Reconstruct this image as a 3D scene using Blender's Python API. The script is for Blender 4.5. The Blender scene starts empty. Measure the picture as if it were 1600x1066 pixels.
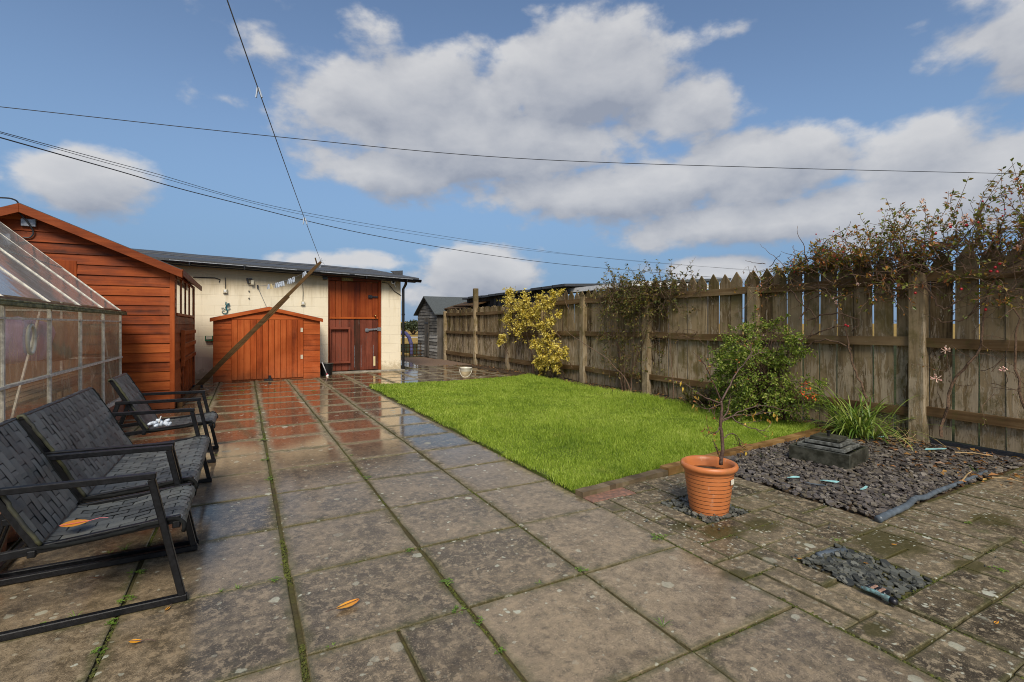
import bpy, bmesh, math, random
import numpy as np
from mathutils import Vector, Matrix, noise as mnoise
R = random.Random(7)
rad = math.radians
SC = bpy.context.scene
COL = SC.collection

# ------------------------------------------------------------------ survey of the garden (metres, eye height 1.15)
EYE = 1.15; FPX = 770.0; HOR = 508.0; YAW = rad(28.5)
_c, _s = math.cos(YAW), math.sin(YAW)
def _ray(px, py):
    a = (px - 800) / FPX
    return (a*_c + _s, -a*_s + _c, -(py - HOR) / FPX)
def on_z(px, py, z=0.0):
    r = _ray(px, py); k = (z - EYE) / r[2]; return Vector((r[0]*k, r[1]*k, z))
def on_x(px, py, X):
    r = _ray(px, py); k = X / r[0]; return Vector((X, r[1]*k, EYE + r[2]*k))
def on_y(px, py, Y):
    r = _ray(px, py); k = Y / r[1]; return Vector((r[0]*k, Y, EYE + r[2]*k))
def at_d(px, py, d):
    r = _ray(px, py); return Vector((r[0]*d, r[1]*d, EYE + r[2]*d))

# ------------------------------------------------------------------ objects, names, labels
def thing(name, label, cat, loc=(0, 0, 0), group=None):
    o = bpy.data.objects.new(name, None); COL.objects.link(o)
    o.empty_display_size = .1
    o.location = loc; o['label'] = label; o['category'] = cat
    if group: o['group'] = group
    return o
def tag(o, label, cat, group=None, kind=None):
    if label: o['label'] = label
    if cat: o['category'] = cat
    if group: o['group'] = group
    if kind: o['kind'] = kind
    return o
def copy_tree(o, parent=None):
    c = o.copy(); COL.objects.link(c)
    if parent: c.parent = parent
    for ch in [x for x in SC.objects if x.parent == o]: copy_tree(ch, c)
    return c
def origin_of(o):
    v = Vector((0, 0, 0))
    while o: v += Vector(o.location); o = o.parent
    return v

class MB:
    """collects faces; build() links them as one mesh object. Coordinates are world ones."""
    def __init__(s): s.v = []; s.f = []; s.uv = []; s.smooth = False
    def add(s, vs, fs):
        b = len(s.v); s.v += [tuple(p) for p in vs]; s.f += [tuple(i + b for i in f) for f in fs]
    def hexa(s, p):  # bottom 4 ccw, top 4 ccw
        s.add(p, [(3,2,1,0),(4,5,6,7),(0,1,5,4),(1,2,6,5),(2,3,7,6),(3,0,4,7)])
    def box(s, x0, x1, y0, y1, z0, z1):
        s.hexa([(x0,y0,z0),(x1,y0,z0),(x1,y1,z0),(x0,y1,z0),(x0,y0,z1),(x1,y0,z1),(x1,y1,z1),(x0,y1,z1)])
    def obox(s, c, ax, ay, az, hx, hy, hz):
        c = Vector(c); X, Y, Z = Vector(ax)*hx, Vector(ay)*hy, Vector(az)*hz
        s.hexa([c-X-Y-Z, c+X-Y-Z, c+X+Y-Z, c-X+Y-Z, c-X-Y+Z, c+X-Y+Z, c+X+Y+Z, c-X+Y+Z])
    def bar(s, a, b, w, h, up=(0,0,1)):
        a, b = Vector(a), Vector(b); d = (b-a); L = d.length; d.normalize()
        u = Vector(up); sd = d.cross(u)
        if sd.length < 1e-4: sd = d.cross(Vector((1,0,0)))
        sd.normalize(); u = sd.cross(d).normalized()
        s.obox((a+b)/2, d, sd, u, L/2, w/2, h/2)
    def tube(s, pts, r, n=6, cap=True):
        pts = [Vector(p) for p in pts]
        rs = r if hasattr(r, '__len__') else [r]*len(pts)
        rings = []; ref = None
        for i, p in enumerate(pts):
            t = (pts[min(i+1, len(pts)-1)] - pts[max(i-1, 0)])
            if t.length < 1e-9: t = Vector((0,0,1))
            t.normalize()
            if ref is None:
                ref = t.orthogonal().normalized()
            ref = (ref - t*ref.dot(t))
            if ref.length < 1e-6: ref = t.orthogonal()
            ref.normalize(); b = t.cross(ref)
            rings.append([p + (ref*math.cos(2*math.pi*k/n) + b*math.sin(2*math.pi*k/n))*rs[i] for k in range(n)])
        vs = [q for ring in rings for q in ring]; fs = []
        for i in range(len(pts)-1):
            for k in range(n):
                k2 = (k+1) % n
                fs.append((i*n+k, i*n+k2, (i+1)*n+k2, (i+1)*n+k))
        if cap:
            fs.append(tuple(range(n-1, -1, -1))); fs.append(tuple((len(pts)-1)*n + k for k in range(n)))
        s.add(vs, fs)
    def lathe(s, c, prof, n=40):
        c = Vector(c); vs = []; fs = []
        for r, z in prof:
            for k in range(n):
                a = 2*math.pi*k/n; vs.append(c + Vector((r*math.cos(a), r*math.sin(a), z)))
        for i in range(len(prof)-1):
            for k in range(n):
                k2 = (k+1) % n; fs.append((i*n+k, i*n+k2, (i+1)*n+k2, (i+1)*n+k))
        s.add(vs, fs)
    def poly(s, pts): s.add(pts, [tuple(range(len(pts)))])
    def prism(s, pts, off):
        n = len(pts); off = Vector(off); a = [Vector(p) for p in pts]
        s.add(a + [p+off for p in a], [tuple(range(n-1,-1,-1)), tuple(range(n, 2*n))] + [(i, (i+1)%n, n+(i+1)%n, n+i) for i in range(n)])
    def leaf(s, p, d, nrm, L, W, fold=.25, wide=.45):
        p, d = Vector(p), Vector(d).normalized(); sd = d.cross(Vector(nrm))
        if sd.length < 1e-3: sd = d.orthogonal()
        sd.normalize(); up = sd.cross(d).normalized()
        m = p + d*L*wide
        s.add([p, m + sd*W/2 + up*W*fold, p + d*L - up*L*.08, m - sd*W/2 + up*W*fold, m], [(0,4,1),(4,2,1),(0,3,4),(4,3,2)])
    def blade(s, pts, w):
        pts = [Vector(p) for p in pts]; n = len(pts); vs = []; fs = []
        d = pts[-1]-pts[0]; sd = d.cross(Vector((0,0,1)))
        if sd.length < 1e-4: sd = Vector((R.uniform(-1,1), R.uniform(-1,1), 0))
        sd.normalize()
        for i, p in enumerate(pts):
            k = i/(n-1); ww = w*(.55+.9*k)*(1-k)**.6 if k < 1 else 0
            ww = max(ww, w*.04); vs += [p - sd*ww/2, p + sd*ww/2]
        for i in range(n-1): fs.append((2*i, 2*i+1, 2*i+3, 2*i+2))
        s.add(vs, fs)
    def build(s, name, m, parent=None, loc=None, smooth=False, bevel=0, angle=None):
        org = Vector(loc) if loc is not None else (origin_of(parent) if parent else Vector((0,0,0)))
        me = bpy.data.meshes.new(name)
        me.from_pydata([(a-org.x, b-org.y, c-org.z) for a, b, c in s.v], [], s.f)
        if s.uv:
            ul = me.uv_layers.new(name='UVMap'); ul.data.foreach_set('uv', s.uv)
        if bevel:
            bm = bmesh.new(); bm.from_mesh(me)
            bmesh.ops.recalc_face_normals(bm, faces=bm.faces)
            es = [e for e in bm.edges if e.is_manifold and e.calc_face_angle(0) > .5]
            bmesh.ops.bevel(bm, geom=es, offset=bevel, segments=1, affect='EDGES', profile=.5, clamp_overlap=True)
            bm.to_mesh(me); bm.free()
        me.validate(); me.update()
        if smooth:
            me.polygons.foreach_set('use_smooth', [True]*len(me.polygons))
            if angle: me.set_sharp_from_angle(angle=angle)
        me.materials.append(m)
        o = bpy.data.objects.new(name, me); COL.objects.link(o)
        if parent: o.parent = parent
        elif loc is not None: o.location = org
        return o

# ------------------------------------------------------------------ materials
def hexc(h):
    h = h.lstrip('#'); out = []
    for i in (0, 2, 4):
        c = int(h[i:i+2], 16)/255; out.append(c/12.92 if c <= .04045 else ((c+.055)/1.055)**2.4)
    return tuple(out)
class G:
    def __init__(s, t): s.t = t
    def n(s, typ, ins=None, **pr):
        nd = s.t.nodes.new(typ)
        for k, v in pr.items(): setattr(nd, k, v)
        for k, v in (ins or {}).items(): s.set(nd.inputs[k], v)
        return nd
    def set(s, inp, v):
        if isinstance(v, bpy.types.NodeSocket): s.t.links.new(v, inp)
        else:
            if inp.type == 'RGBA' and hasattr(v, '__len__') and len(v) == 3: v = (*v, 1)
            inp.default_value = v
    def m(s, op, a, b=None, c=None, clamp=False):
        nd = s.t.nodes.new('ShaderNodeMath'); nd.operation = op; nd.use_clamp = clamp
        for i, v in enumerate((a, b, c)):
            if v is not None: s.set(nd.inputs[i], v)
        return nd.outputs[0]
    def vm(s, op, a, b=None):
        nd = s.t.nodes.new('ShaderNodeVectorMath'); nd.operation = op
        s.set(nd.inputs[0], a)
        if b is not None: s.set(nd.inputs[1], b)
        return nd.outputs[0]
    def mix(s, f, a, b, blend='MIX'):
        nd = s.t.nodes.new('ShaderNodeMix'); nd.data_type = 'RGBA'; nd.blend_type = blend
        s.set(nd.inputs[0], f); s.set(nd.inputs[6], a); s.set(nd.inputs[7], b); return nd.outputs[2]
    def fmix(s, f, a, b):
        nd = s.t.nodes.new('ShaderNodeMix'); nd.data_type = 'FLOAT'
        s.set(nd.inputs[0], f); s.set(nd.inputs[2], a); s.set(nd.inputs[3], b); return nd.outputs[0]
    def ss(s, x, a, b, lo=0., hi=1.):
        nd = s.t.nodes.new('ShaderNodeMapRange'); nd.interpolation_type = 'SMOOTHSTEP'
        s.set(nd.inputs[0], x); s.set(nd.inputs[1], a); s.set(nd.inputs[2], b); s.set(nd.inputs[3], lo); s.set(nd.inputs[4], hi); return nd.outputs[0]
    def noise(s, vec, scale, detail=4., rough=.55, dist=0.):
        return s.n('ShaderNodeTexNoise', {'Vector': vec, 'Scale': scale, 'Detail': detail, 'Roughness': rough, 'Distortion': dist}).outputs[0]
    def vor(s, vec, scale, rnd=1., feature='F1'):
        nd = s.n('ShaderNodeTexVoronoi', feature=feature); s.set(nd.inputs['Vector'], vec); nd.inputs['Scale'].default_value = scale; nd.inputs['Randomness'].default_value = rnd
        return nd
    def ramp(s, f, stops):
        nd = s.n('ShaderNodeValToRGB'); cr = nd.color_ramp
        while len(cr.elements) < len(stops): cr.elements.new(.5)
        for e, (p, c) in zip(cr.elements, stops): e.position = p; e.color = (*c, 1)
        s.set(nd.inputs[0], f); return nd.outputs[0]
    def bump(s, h, strength, dist=.01):
        return s.n('ShaderNodeBump', {'Height': h, 'Strength': strength, 'Distance': dist}).outputs[0]
def newmat(name):
    m = bpy.data.materials.new(name); m.use_nodes = True; t = m.node_tree
    for nd in list(t.nodes): t.nodes.remove(nd)
    g = G(t); out = g.n('ShaderNodeOutputMaterial')
    return m, g, out
def principled(g, out, **k):
    names = {'color': 'Base Color', 'rough': 'Roughness', 'normal': 'Normal', 'metal': 'Metallic', 'spec': 'Specular IOR Level', 'coat': 'Coat Weight', 'coat_rough': 'Coat Roughness', 'alpha': 'Alpha', 'trans': 'Transmission Weight', 'coat_normal': 'Coat Normal'}
    p = g.n('ShaderNodeBsdfPrincipled', {names[a]: v for a, v in k.items()})
    g.t.links.new(p.outputs[0], out.inputs[0]); return p
def coords(g, island=True, kind='Object'):
    v = g.n('ShaderNodeTexCoord').outputs[kind]
    if not island: return v, None
    r = g.n('ShaderNodeNewGeometry').outputs['Random Per Island']
    off = g.n('ShaderNodeCombineXYZ', {0: g.m('MULTIPLY', r, 37.), 1: g.m('MULTIPLY', r, 91.), 2: g.m('MULTIPLY', r, 53.)}).outputs[0]
    return g.vm('ADD', v, off), r

def wood(name, cols, grain='z', scale=1., rough=(.55, .85), bump=.35, moss=0., mosscol=(.10, .12, .02), wear=None, wear_amt=.45, var=.25, spec=.35, splash=False):
    """timber: long grain streaks, board-to-board variation, optional peeling/wear and algae"""
    m, g, out = newmat(name)
    v, r = coords(g)
    st = {'x': (1.2, 22, 22), 'y': (22, 1.2, 22), 'z': (22, 22, 1.2)}[grain]
    vs = g.vm('MULTIPLY', v, tuple(a*scale for a in st))
    n1 = g.noise(vs, 1.0, 6, .62, .4)
    n2 = g.noise(v, 3.5*scale, 5, .6)
    f = g.m('ADD', g.m('MULTIPLY', n1, .65), g.m('MULTIPLY', n2, .45))
    f = g.m('ADD', f, g.m('MULTIPLY', g.m('SUBTRACT', r, .5), var))
    k = len(cols)
    col = g.ramp(f, [(.30 + .45*i/(k-1), c) for i, c in enumerate(cols)])
    if wear:
        ws = g.vm('MULTIPLY', v, tuple({'x': (3, 14, 9), 'y': (14, 3, 9), 'z': (12, 12, 3)}[grain]))
        w = g.ss(g.noise(ws, 1.3, 8, .72, .6), wear_amt+.08, wear_amt+.16)
        col = g.mix(g.m('MULTIPLY', w, .8), col, wear)
    if splash:
        zz_ = g.n('ShaderNodeSeparateXYZ', {0: g.n('ShaderNodeTexCoord').outputs['Object']}).outputs[2]
        sp = g.ss(g.m('ADD', zz_, g.m('MULTIPLY', g.m('SUBTRACT', n2, .5), .5)), -.05, .30, 1., 0.)
        col = g.mix(g.m('MULTIPLY', sp, .45), col, (.10, .055, .028))
        fade = g.ss(g.noise(g.n('ShaderNodeTexCoord').outputs['Object'], 1.1, 5, .65), .50, .68)
        col = g.mix(g.m('MULTIPLY', fade, .35), col, tuple(min(1, x*1.25+.02) for x in cols[-1]))
        kn = g.vor(g.vm('MULTIPLY', v, tuple({'x': (1., 2.4, 2.4), 'y': (2.4, 1., 2.4), 'z': (2.4, 2.4, 1.)}[grain])), 3.2)
        col = g.mix(g.m('MULTIPLY', g.ss(kn.outputs['Distance'], .03, .075, 1., 0.), .7), col, tuple(x*.3 for x in cols[0]))
    if moss:
        mo = g.ss(g.noise(v, 5., 6, .7), .62-moss*.3, .80-moss*.2)
        col = g.mix(g.m('MULTIPLY', mo, .75), col, mosscol)
    rg = g.fmix(n2, rough[0], rough[1])
    h = g.m('ADD', n1, g.m('MULTIPLY', n2, .4))
    principled(g, out, color=col, rough=rg, normal=g.bump(h, bump, .006), spec=spec*.5)
    return m

def plain(name, c, rough=.5, metal=0., var=.25, scale=14., bump=.0, c2=None, spec=.5, rvar=.15, coat=0.):
    m, g, out = newmat(name)
    v, r = coords(g)
    n = g.noise(v, scale, 6, .62)
    c2 = c2 or tuple(x*(1-var) for x in c)
    col = g.mix(g.ss(n, .35, .68), c2, tuple(min(1, x*(1+var*.4)) for x in c))
    p = dict(color=col, rough=g.fmix(n, max(.02, rough-rvar), min(1, rough+rvar)), metal=metal, spec=spec, coat=coat)
    if bump: p['normal'] = g.bump(n, bump, .004)
    principled(g, out, **p); return m

def foliage(name, cols, trans=.35, rough=.45, sat=1.):
    m, g, out = newmat(name)
    v, r = coords(g)
    big = g.noise(g.n('ShaderNodeTexCoord').outputs['Object'], 3.0, 2, .5)
    f = g.m('ADD', g.m('MULTIPLY', r, .7), g.m('MULTIPLY', big, .35))
    k = len(cols)
    col = g.ramp(f, [(.05 + .9*i/(k-1), c) for i, c in enumerate(cols)])
    b = g.n('ShaderNodeBsdfPrincipled', {'Base Color': col, 'Roughness': rough, 'Specular IOR Level': .4})
    t = g.n('ShaderNodeBsdfTranslucent', {'Color': g.mix(.5, col, g.mix(1., col, (1.6, 1.5, .5), 'MULTIPLY'))})
    mx = g.n('ShaderNodeMixShader', {0: trans, 1: b.outputs[0], 2: t.outputs[0]})
    g.t.links.new(mx.outputs[0], out.inputs[0]); return m

def mossy_spots(g, sx, nm):
    tot = None
    for x, y, r in ((2.98, 1.34, .26), (2.35, 1.86, .17), (2.62, 1.80, .15), (2.20, 2.02, .10), (3.05, 1.02, .12), (2.10, .98, .08), (3.9, 1.2, .18), (1.99, 1.5, .10)):
        dx = g.m('DIVIDE', g.m('SUBTRACT', sx.outputs[0], x), r); dy = g.m('DIVIDE', g.m('SUBTRACT', sx.outputs[1], y), r*.7)
        e = g.m('EXPONENT', g.m('MULTIPLY', g.m('ADD', g.m('MULTIPLY', dx, dx), g.m('MULTIPLY', dy, dy)), -1.))
        tot = e if tot is None else g.m('MAXIMUM', tot, e)
    return g.ss(g.m('ADD', tot, g.m('MULTIPLY', g.m('SUBTRACT', nm, .5), 1.3)), .35, .75)
def slab_mat(name, dark, light, lichen=.5, wet_far=True, moss=.3, spk=1., fleck=.35):
    m, g, out = newmat(name)
    tc = g.n('ShaderNodeTexCoord'); obj = tc.outputs['Object']; uv = tc.outputs['UV']
    v, r = coords(g)
    sx = g.n('ShaderNodeSeparateXYZ', {0: obj})
    us = g.n('ShaderNodeSeparateXYZ', {0: uv})
    # distance from the slab edge, 0 at the edge .5 in the middle
    eu = g.m('SUBTRACT', .5, g.m('ABSOLUTE', g.m('SUBTRACT', us.outputs[0], .5)))
    ev = g.m('SUBTRACT', .5, g.m('ABSOLUTE', g.m('SUBTRACT', us.outputs[1], .5)))
    edge = g.m('MINIMUM', eu, ev)
    nb = g.noise(v, 2.6, 4, .6, .3); nm = g.noise(v, 11., 6, .68, .2); nf = g.noise(v, 150., 4, .7); ng = g.noise(v, 330., 2, .6)
    f = g.m('ADD', g.m('MULTIPLY', nb, .45), g.m('MULTIPLY', nm, .72))
    f = g.m('ADD', f, g.m('MULTIPLY', g.m('SUBTRACT', r, .5), .20))
    col = g.ramp(f, [(.44, dark), (.56, tuple((a+b)/2 for a, b in zip(dark, light))), (.69, light)])
    # exposed aggregate: pale and dark grains
    col = g.mix(g.m('MULTIPLY', g.ss(nf, .53, .66), .50*spk), col, tuple(min(1, x*2.1) for x in light))
    col = g.mix(g.m('MULTIPLY', g.ss(ng, .52, .66), .7*spk), col, tuple(x*.45 for x in dark))
    nq = g.noise(v, 30., 6, .72, .3)
    col = g.mix(g.m('MULTIPLY', g.ss(nq, .52, .60), .62), col, g.mix(nb, (.42, .36, .25), (.40, .29, .165)))
    col = g.mix(g.m('MULTIPLY', g.ss(nq, .36, .47, 1., 0.), .50), col, (.050, .040, .026))
    # warm algae staining and green tinge
    col = g.mix(g.m('MULTIPLY', g.ss(g.noise(v, 6.5, 6, .7), .52, .70), .45), col, (.13, .095, .045))
    col = g.mix(g.m('MULTIPLY', g.ss(g.noise(v, 4.2, 6, .72), .56, .74), moss), col, (.085, .095, .035))
    # moss creeping in from the edges
    em = g.ss(g.m('ADD', edge, g.m('MULTIPLY', g.m('SUBTRACT', nm, .5), .16)), .0, .07, 1., 0.)
    col = g.mix(g.m('MULTIPLY', em, .55), col, (.075, .075, .025))
    # lichen: irregular pale rosettes of two sizes
    wob = g.vm('ADD', v, g.vm('MULTIPLY', g.n('ShaderNodeTexNoise', {'Vector': v, 'Scale': 34., 'Detail': 3.}).outputs[1], (.03, .03, .03)))
    li = None
    for sc_, lo, th in ((4.2, .86, .17), (9.5, .82, .20), (30., .84, .26)):
        vo = g.vor(wob, sc_)
        cellr = g.n('ShaderNodeSeparateColor', {0: vo.outputs['Color']}).outputs[0]
        on = g.m('GREATER_THAN', cellr, 1-(1-lo)*lichen*2)
        rr = g.m('MULTIPLY', th, g.m('ADD', .45, g.n('ShaderNodeSeparateColor', {0: vo.outputs['Color']}).outputs[1]))
        sp = g.m('MULTIPLY', on, g.ss(vo.outputs['Distance'], g.m('MULTIPLY', rr, .8), rr, 1., 0.))
        li = sp if li is None else g.m('MAXIMUM', li, sp)
    clus = g.ss(g.noise(obj, 1.3, 3, .6), .40, .62)
    side = g.ss(sx.outputs[0], .2, 1.7, .35, 1.)
    li = g.m('MULTIPLY', li, g.fmix(clus, .25, 1.))
    vo = g.vor(wob, 44.); cr_ = g.n('ShaderNodeSeparateColor', {0: vo.outputs['Color']})
    fk = g.m('MULTIPLY', g.m('GREATER_THAN', cr_.outputs[0], .72), g.ss(vo.outputs['Distance'], .20, .36, 1., 0.))
    fk = g.m('MULTIPLY', fk, g.m('MULTIPLY', g.ss(g.noise(obj, 2.6, 4, .65), .40, .60), g.m('MULTIPLY', side, fleck)))
    li = g.m('MAXIMUM', li, fk)
    col = g.mix(g.m('MULTIPLY', mossy_spots(g, sx, nm), .8), col, g.mix(nf, (.030, .028, .008), (.085, .075, .018)))
    lm = g.m('MULTIPLY', li, g.ss(nf, .25, .5, .45, .95))
    col = g.mix(lm, col, g.mix(nm, (.50, .50, .42), (.36, .37, .27)))
    # water: the dished middles hold a film, the rims are drier
    far = g.ss(sx.outputs[1], 1.5, 6.0)
    rimn = g.m('ADD', edge, g.m('ADD', g.m('MULTIPLY', g.m('SUBTRACT', nb, .5), .28), g.m('MULTIPLY', g.m('SUBTRACT', nm, .5), .14)))
    film = g.ss(rimn, g.fmix(far, -.10, .02), g.fmix(far, .08, .16))
    wet = g.m('MULTIPLY', film, g.fmix(far, .88, 1.0)) if wet_far else g.m('MULTIPLY', film, .25)
    wet = g.m('MULTIPLY', wet, g.m('SUBTRACT', 1., lm), clamp=True)
    col = g.mix(g.m('MULTIPLY', wet, g.fmix(far, .34, .95)), col, g.mix(1., col, (.50, .40, .31), 'MULTIPLY'))
    h = g.m('ADD', g.m('MULTIPLY', nf, .6), g.m('ADD', g.m('MULTIPLY', nm, .8), g.m('MULTIPLY', ng, .25)))
    nrm = g.bump(h, .45, .004)
    cn = g.bump(g.m('ADD', g.m('MULTIPLY', nm, .8), g.m('MULTIPLY', nf, .35)), g.fmix(far, .16, .05), .0035)
    rough = g.fmix(wet, .62, .45)
    p = principled(g, out, color=col, rough=rough, normal=nrm, spec=.22)
    fc_ = g.n('ShaderNodeLayerWeight', {'Blend': .5, 'Normal': cn}).outputs['Facing']
    fr = g.m('MULTIPLY', g.m('ADD', .055, g.m('MULTIPLY', g.m('POWER', fc_, 4.6), .96)), wet, clamp=True)
    gl = g.n('ShaderNodeBsdfGlossy', {'Color': (1., .90, .77), 'Roughness': g.fmix(far, .14, .075), 'Normal': cn})
    mx = g.n('ShaderNodeMixShader', {0: fr, 1: p.outputs[0], 2: gl.outputs[0]}); g.t.links.new(mx.outputs[0], out.inputs[0])
    return m

M = {}
M['slab'] = slab_mat('wet concrete slabs', (.082, .064, .038), (.310, .245, .158), .62)
M['block'] = slab_mat('mossy block paving', (.046, .036, .023), (.200, .162, .105), .95, wet_far=False, moss=.6, fleck=1.)
M['redwood'] = wood('red stained shiplap', [(.060, .011, .002), (.235, .044, .006), (.385, .090, .015)], 'x', .9, (.42, .7), .5, var=.34, splash=True)
M['redwood_y'] = wood('red stained shiplap side', [(.060, .011, .002), (.225, .042, .006), (.36, .080, .015)], 'y', .9, (.42, .7), .45, var=.34, splash=True)
M['redwood_z'] = wood('red stained uprights', [(.07, .013, .003), (.23, .043, .007), (.35, .078, .015)], 'z', .9, (.42, .7), .3, var=.22, splash=True)
M['box_x'] = wood('orange red stained boards', [(.14, .025, .005), (.335, .064, .011), (.45, .108, .024)], 'x', .9, (.45, .75), .3, var=.2, splash=True)
M['box_z'] = wood('orange red stained door boards', [(.15, .026, .005), (.335, .064, .011), (.44, .105, .024)], 'z', .9, (.45, .75), .3, var=.2, splash=True)
M['door_up'] = wood('red brown stable door', [(.085, .013, .003), (.21, .038, .007), (.30, .068, .015)], 'z', .7, (.35, .6), .25, var=.2)
M['door_low'] = wood('worn stable door', [(.045, .018, .010), (.12, .030, .016), (.20, .055, .03)], 'z', .7, (.4, .7), .3, wear=(.10, .065, .05), wear_amt=.50, var=.5)
M['fence'] = wood('weathered fence pickets', [(.045, .028, .013), (.115, .078, .042), (.20, .15, .088)], 'z', .8, (.6, .95), .6, moss=.32, mosscol=(.085, .085, .022), wear=(.27, .22, .155), wear_amt=.47, var=.32, spec=.2)
M['fence_y'] = wood('weathered fence rails', [(.036, .020, .008), (.12, .072, .032), (.21, .145, .075)], 'y', .8, (.6, .95), .6, moss=.35, mosscol=(.08, .08, .02), wear=(.24, .19, .13), wear_amt=.55, var=.2, spec=.2)
M['greywood'] = wood('silvered shiplap', [(.035, .032, .028), (.15, .14, .125), (.34, .33, .31)], 'y', .8, (.6, .9), .5, wear=(.05, .04, .03), wear_amt=.5, var=.35, spec=.2)
M['greywood_z'] = wood('dark silvered boards', [(.03, .026, .022), (.075, .066, .055), (.14, .125, .11)], 'z', .8, (.6, .9), .5, var=.3, spec=.2)
M['barge'] = wood('dark red bargeboards', [(.05, .010, .003), (.15, .030, .006), (.25, .055, .012)], 'x', .9, (.42, .7), .4)
M['underlawn'] = plain('dark rough grass', (.035, .042, .014), .95, var=.5, scale=3, spec=.05)
M['pole'] = wood('old clothes pole timber', [(.018, .009, .003), (.055, .028, .009), (.115, .062, .022)], 'x', .9, (.45, .8), .5, moss=.25, mosscol=(.09, .11, .02), var=.3)
M['sleeper'] = wood('wet timber edging', [(.07, .036, .012), (.19, .105, .036), (.30, .18, .07)], 'x', .9, (.4, .75), .6, moss=.25, mosscol=(.07, .07, .02), var=.3)
M['sleeper_grey'] = wood('grey timber edging', [(.05, .036, .022), (.12, .088, .052), (.19, .145, .09)], 'x', .9, (.4, .75), .6, moss=.35, mosscol=(.07, .07, .02), var=.3)
M['stage'] = wood('greenhouse staging timber', [(.14, .09, .05), (.28, .2, .12), (.40, .3, .2)], 'y', .9)
M['brownfence'] = wood('brown boundary boards', [(.09, .045, .02), (.16, .09, .042), (.24, .15, .08)], 'y', .8)
M['felt'] = plain('roofing felt', (.055, .058, .062), .62, var=.4, scale=40, bump=.4)
M['felt_green'] = plain('green grey felt', (.075, .085, .085), .8, var=.3, scale=30, bump=.4)
M['black'] = plain('black plastic gutter', (.008, .008, .009), .35, var=.2)
M['blackpaint'] = plain('chipped black steel', (.006, .0065, .008), .36, var=.5, scale=60, bump=.2, spec=.3)
M['matblack'] = plain('matt black edging tape', (.012, .013, .013), .85, var=.4, spec=.1)
M['alu'] = plain('dull aluminium', (.72, .68, .58), .45, metal=.05, var=.35, scale=25)
M['alu_moss'] = plain('algae covered gutter', (.22, .20, .09), .7, var=.6, scale=18, bump=.5, c2=(.055, .06, .015))
M['whiteplastic'] = plain('white plastic', (.72, .72, .70), .4, var=.12)
M['cream'] = plain('cream plastic', (.60, .54, .40), .5, var=.2)
M['palepeg'] = plain('pale blue plastic pegs', (.52, .58, .66), .4, var=.15)
M['woodpeg'] = plain('pale yellow peg', (.62, .5, .26), .6, var=.15)
M['steel'] = plain('dark steel fittings', (.05, .05, .055), .4, metal=.7, var=.4, scale=40)
M['galv'] = plain('galvanised fittings', (.30, .31, .33), .45, metal=.7, var=.4, scale=40)
M['brass'] = plain('brass knob', (.55, .40, .14), .3, metal=1.)
M['soil'] = plain('dark garden soil', (.075, .050, .028), .95, var=.6, scale=22, bump=1., c2=(.024, .016, .009), spec=.2)
M['pot'] = None
M['concrete'] = plain('concrete sill', (.30, .27, .21), .7, var=.4, scale=9, bump=.3)
M['cable'] = plain('black cable', (.035, .037, .042), .5)
M['line'] = plain('grey clothes line', (.16, .17, .19), .5)
M['gecko'] = plain('teal painted metal', (.02, .16, .15), .35, metal=.3, var=.6, scale=40, c2=(.015, .05, .10))
M['greenbox'] = plain('green plastic', (.03, .15, .07), .4)
M['teal'] = plain('pale turquoise plastic', (.26, .50, .50), .5, var=.25)
M['purple'] = plain('lilac compost bag', (.50, .44, .66), .45, var=.3, scale=6)
M['tan'] = plain('brown cardboard', (.46, .36, .22), .8, var=.3, scale=6)
M['blue'] = plain('blue plastic hoop', (.10, .10, .26), .45)
M['hose'] = plain('blue grey ridged hose', (.10, .125, .15), .42, var=.3, scale=20)
M['brick'] = plain('red brick', (.28, .105, .055), .85, var=.4, scale=30, bump=.5, c2=(.18, .08, .05))
M['rubble'] = plain('broken stone', (.30, .22, .15), .8, var=.5, scale=12, bump=.6)
M['slateblock'] = plain('dark polished slate', (.055, .055, .042), .35, var=.55, scale=16, bump=.25, c2=(.02, .021, .014))
M['water'] = plain('still water', (.01, .012, .01), .05, rvar=.02)
M['bucket'] = plain('translucent dirty bucket', (.50, .40, .24), .45, var=.45, scale=5)
M['lidwhite'] = plain('cloudy white plastic', (.66, .62, .50), .4, var=.15)
M['redplastic'] = plain('red plastic', (.5, .03, .06), .4)
M['bark'] = plain('twig bark', (.10, .055, .035), .7, var=.5, scale=60, bump=.4)
M['bark_red'] = plain('reddish young bark', (.105, .060, .042), .6, var=.45, scale=80, bump=.4)
M['bark_grey'] = plain('rambler bark', (.15, .088, .05), .8, var=.5, scale=60, bump=.4)
M['hip'] = plain('red rose hips', (.42, .012, .02), .3)
M['pink'] = plain('pink honeysuckle petals', (.72, .36, .33), .6, c2=(.70, .58, .42))
M['palepink'] = plain('pale pink petals', (.75, .55, .55), .6)
M['orange'] = plain('orange flowers', (.75, .14, .015), .5, c2=(.55, .05, .01))
M['leaf_shrub'] = foliage('cotoneaster leaves', [(.030, .060, .010), (.105, .170, .020), (.24, .31, .045), (.40, .42, .10)])
M['leaf_yellow'] = foliage('golden variegated leaves', [(.20, .20, .03), (.58, .46, .06), (.76, .62, .13), (.84, .76, .30)], .25)
M['leaf_rose'] = foliage('autumn rambler leaves', [(.040, .065, .014), (.11, .145, .024), (.22, .22, .036), (.36, .17, .036), (.50, .15, .08)], .3)
M['leaf_dark'] = foliage('dark climber leaves', [(.028, .040, .012), (.09, .10, .02), (.19, .17, .035), (.24, .12, .04)], .3)
M['leaf_strap'] = foliage('strap leaves', [(.045, .095, .014), (.12, .21, .03), (.24, .33, .06), (.40, .42, .12)], .3)
M['leaf_weed'] = foliage('weed leaves', [(.06, .12, .015), (.13, .23, .03), (.24, .35, .07)], .3)
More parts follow.
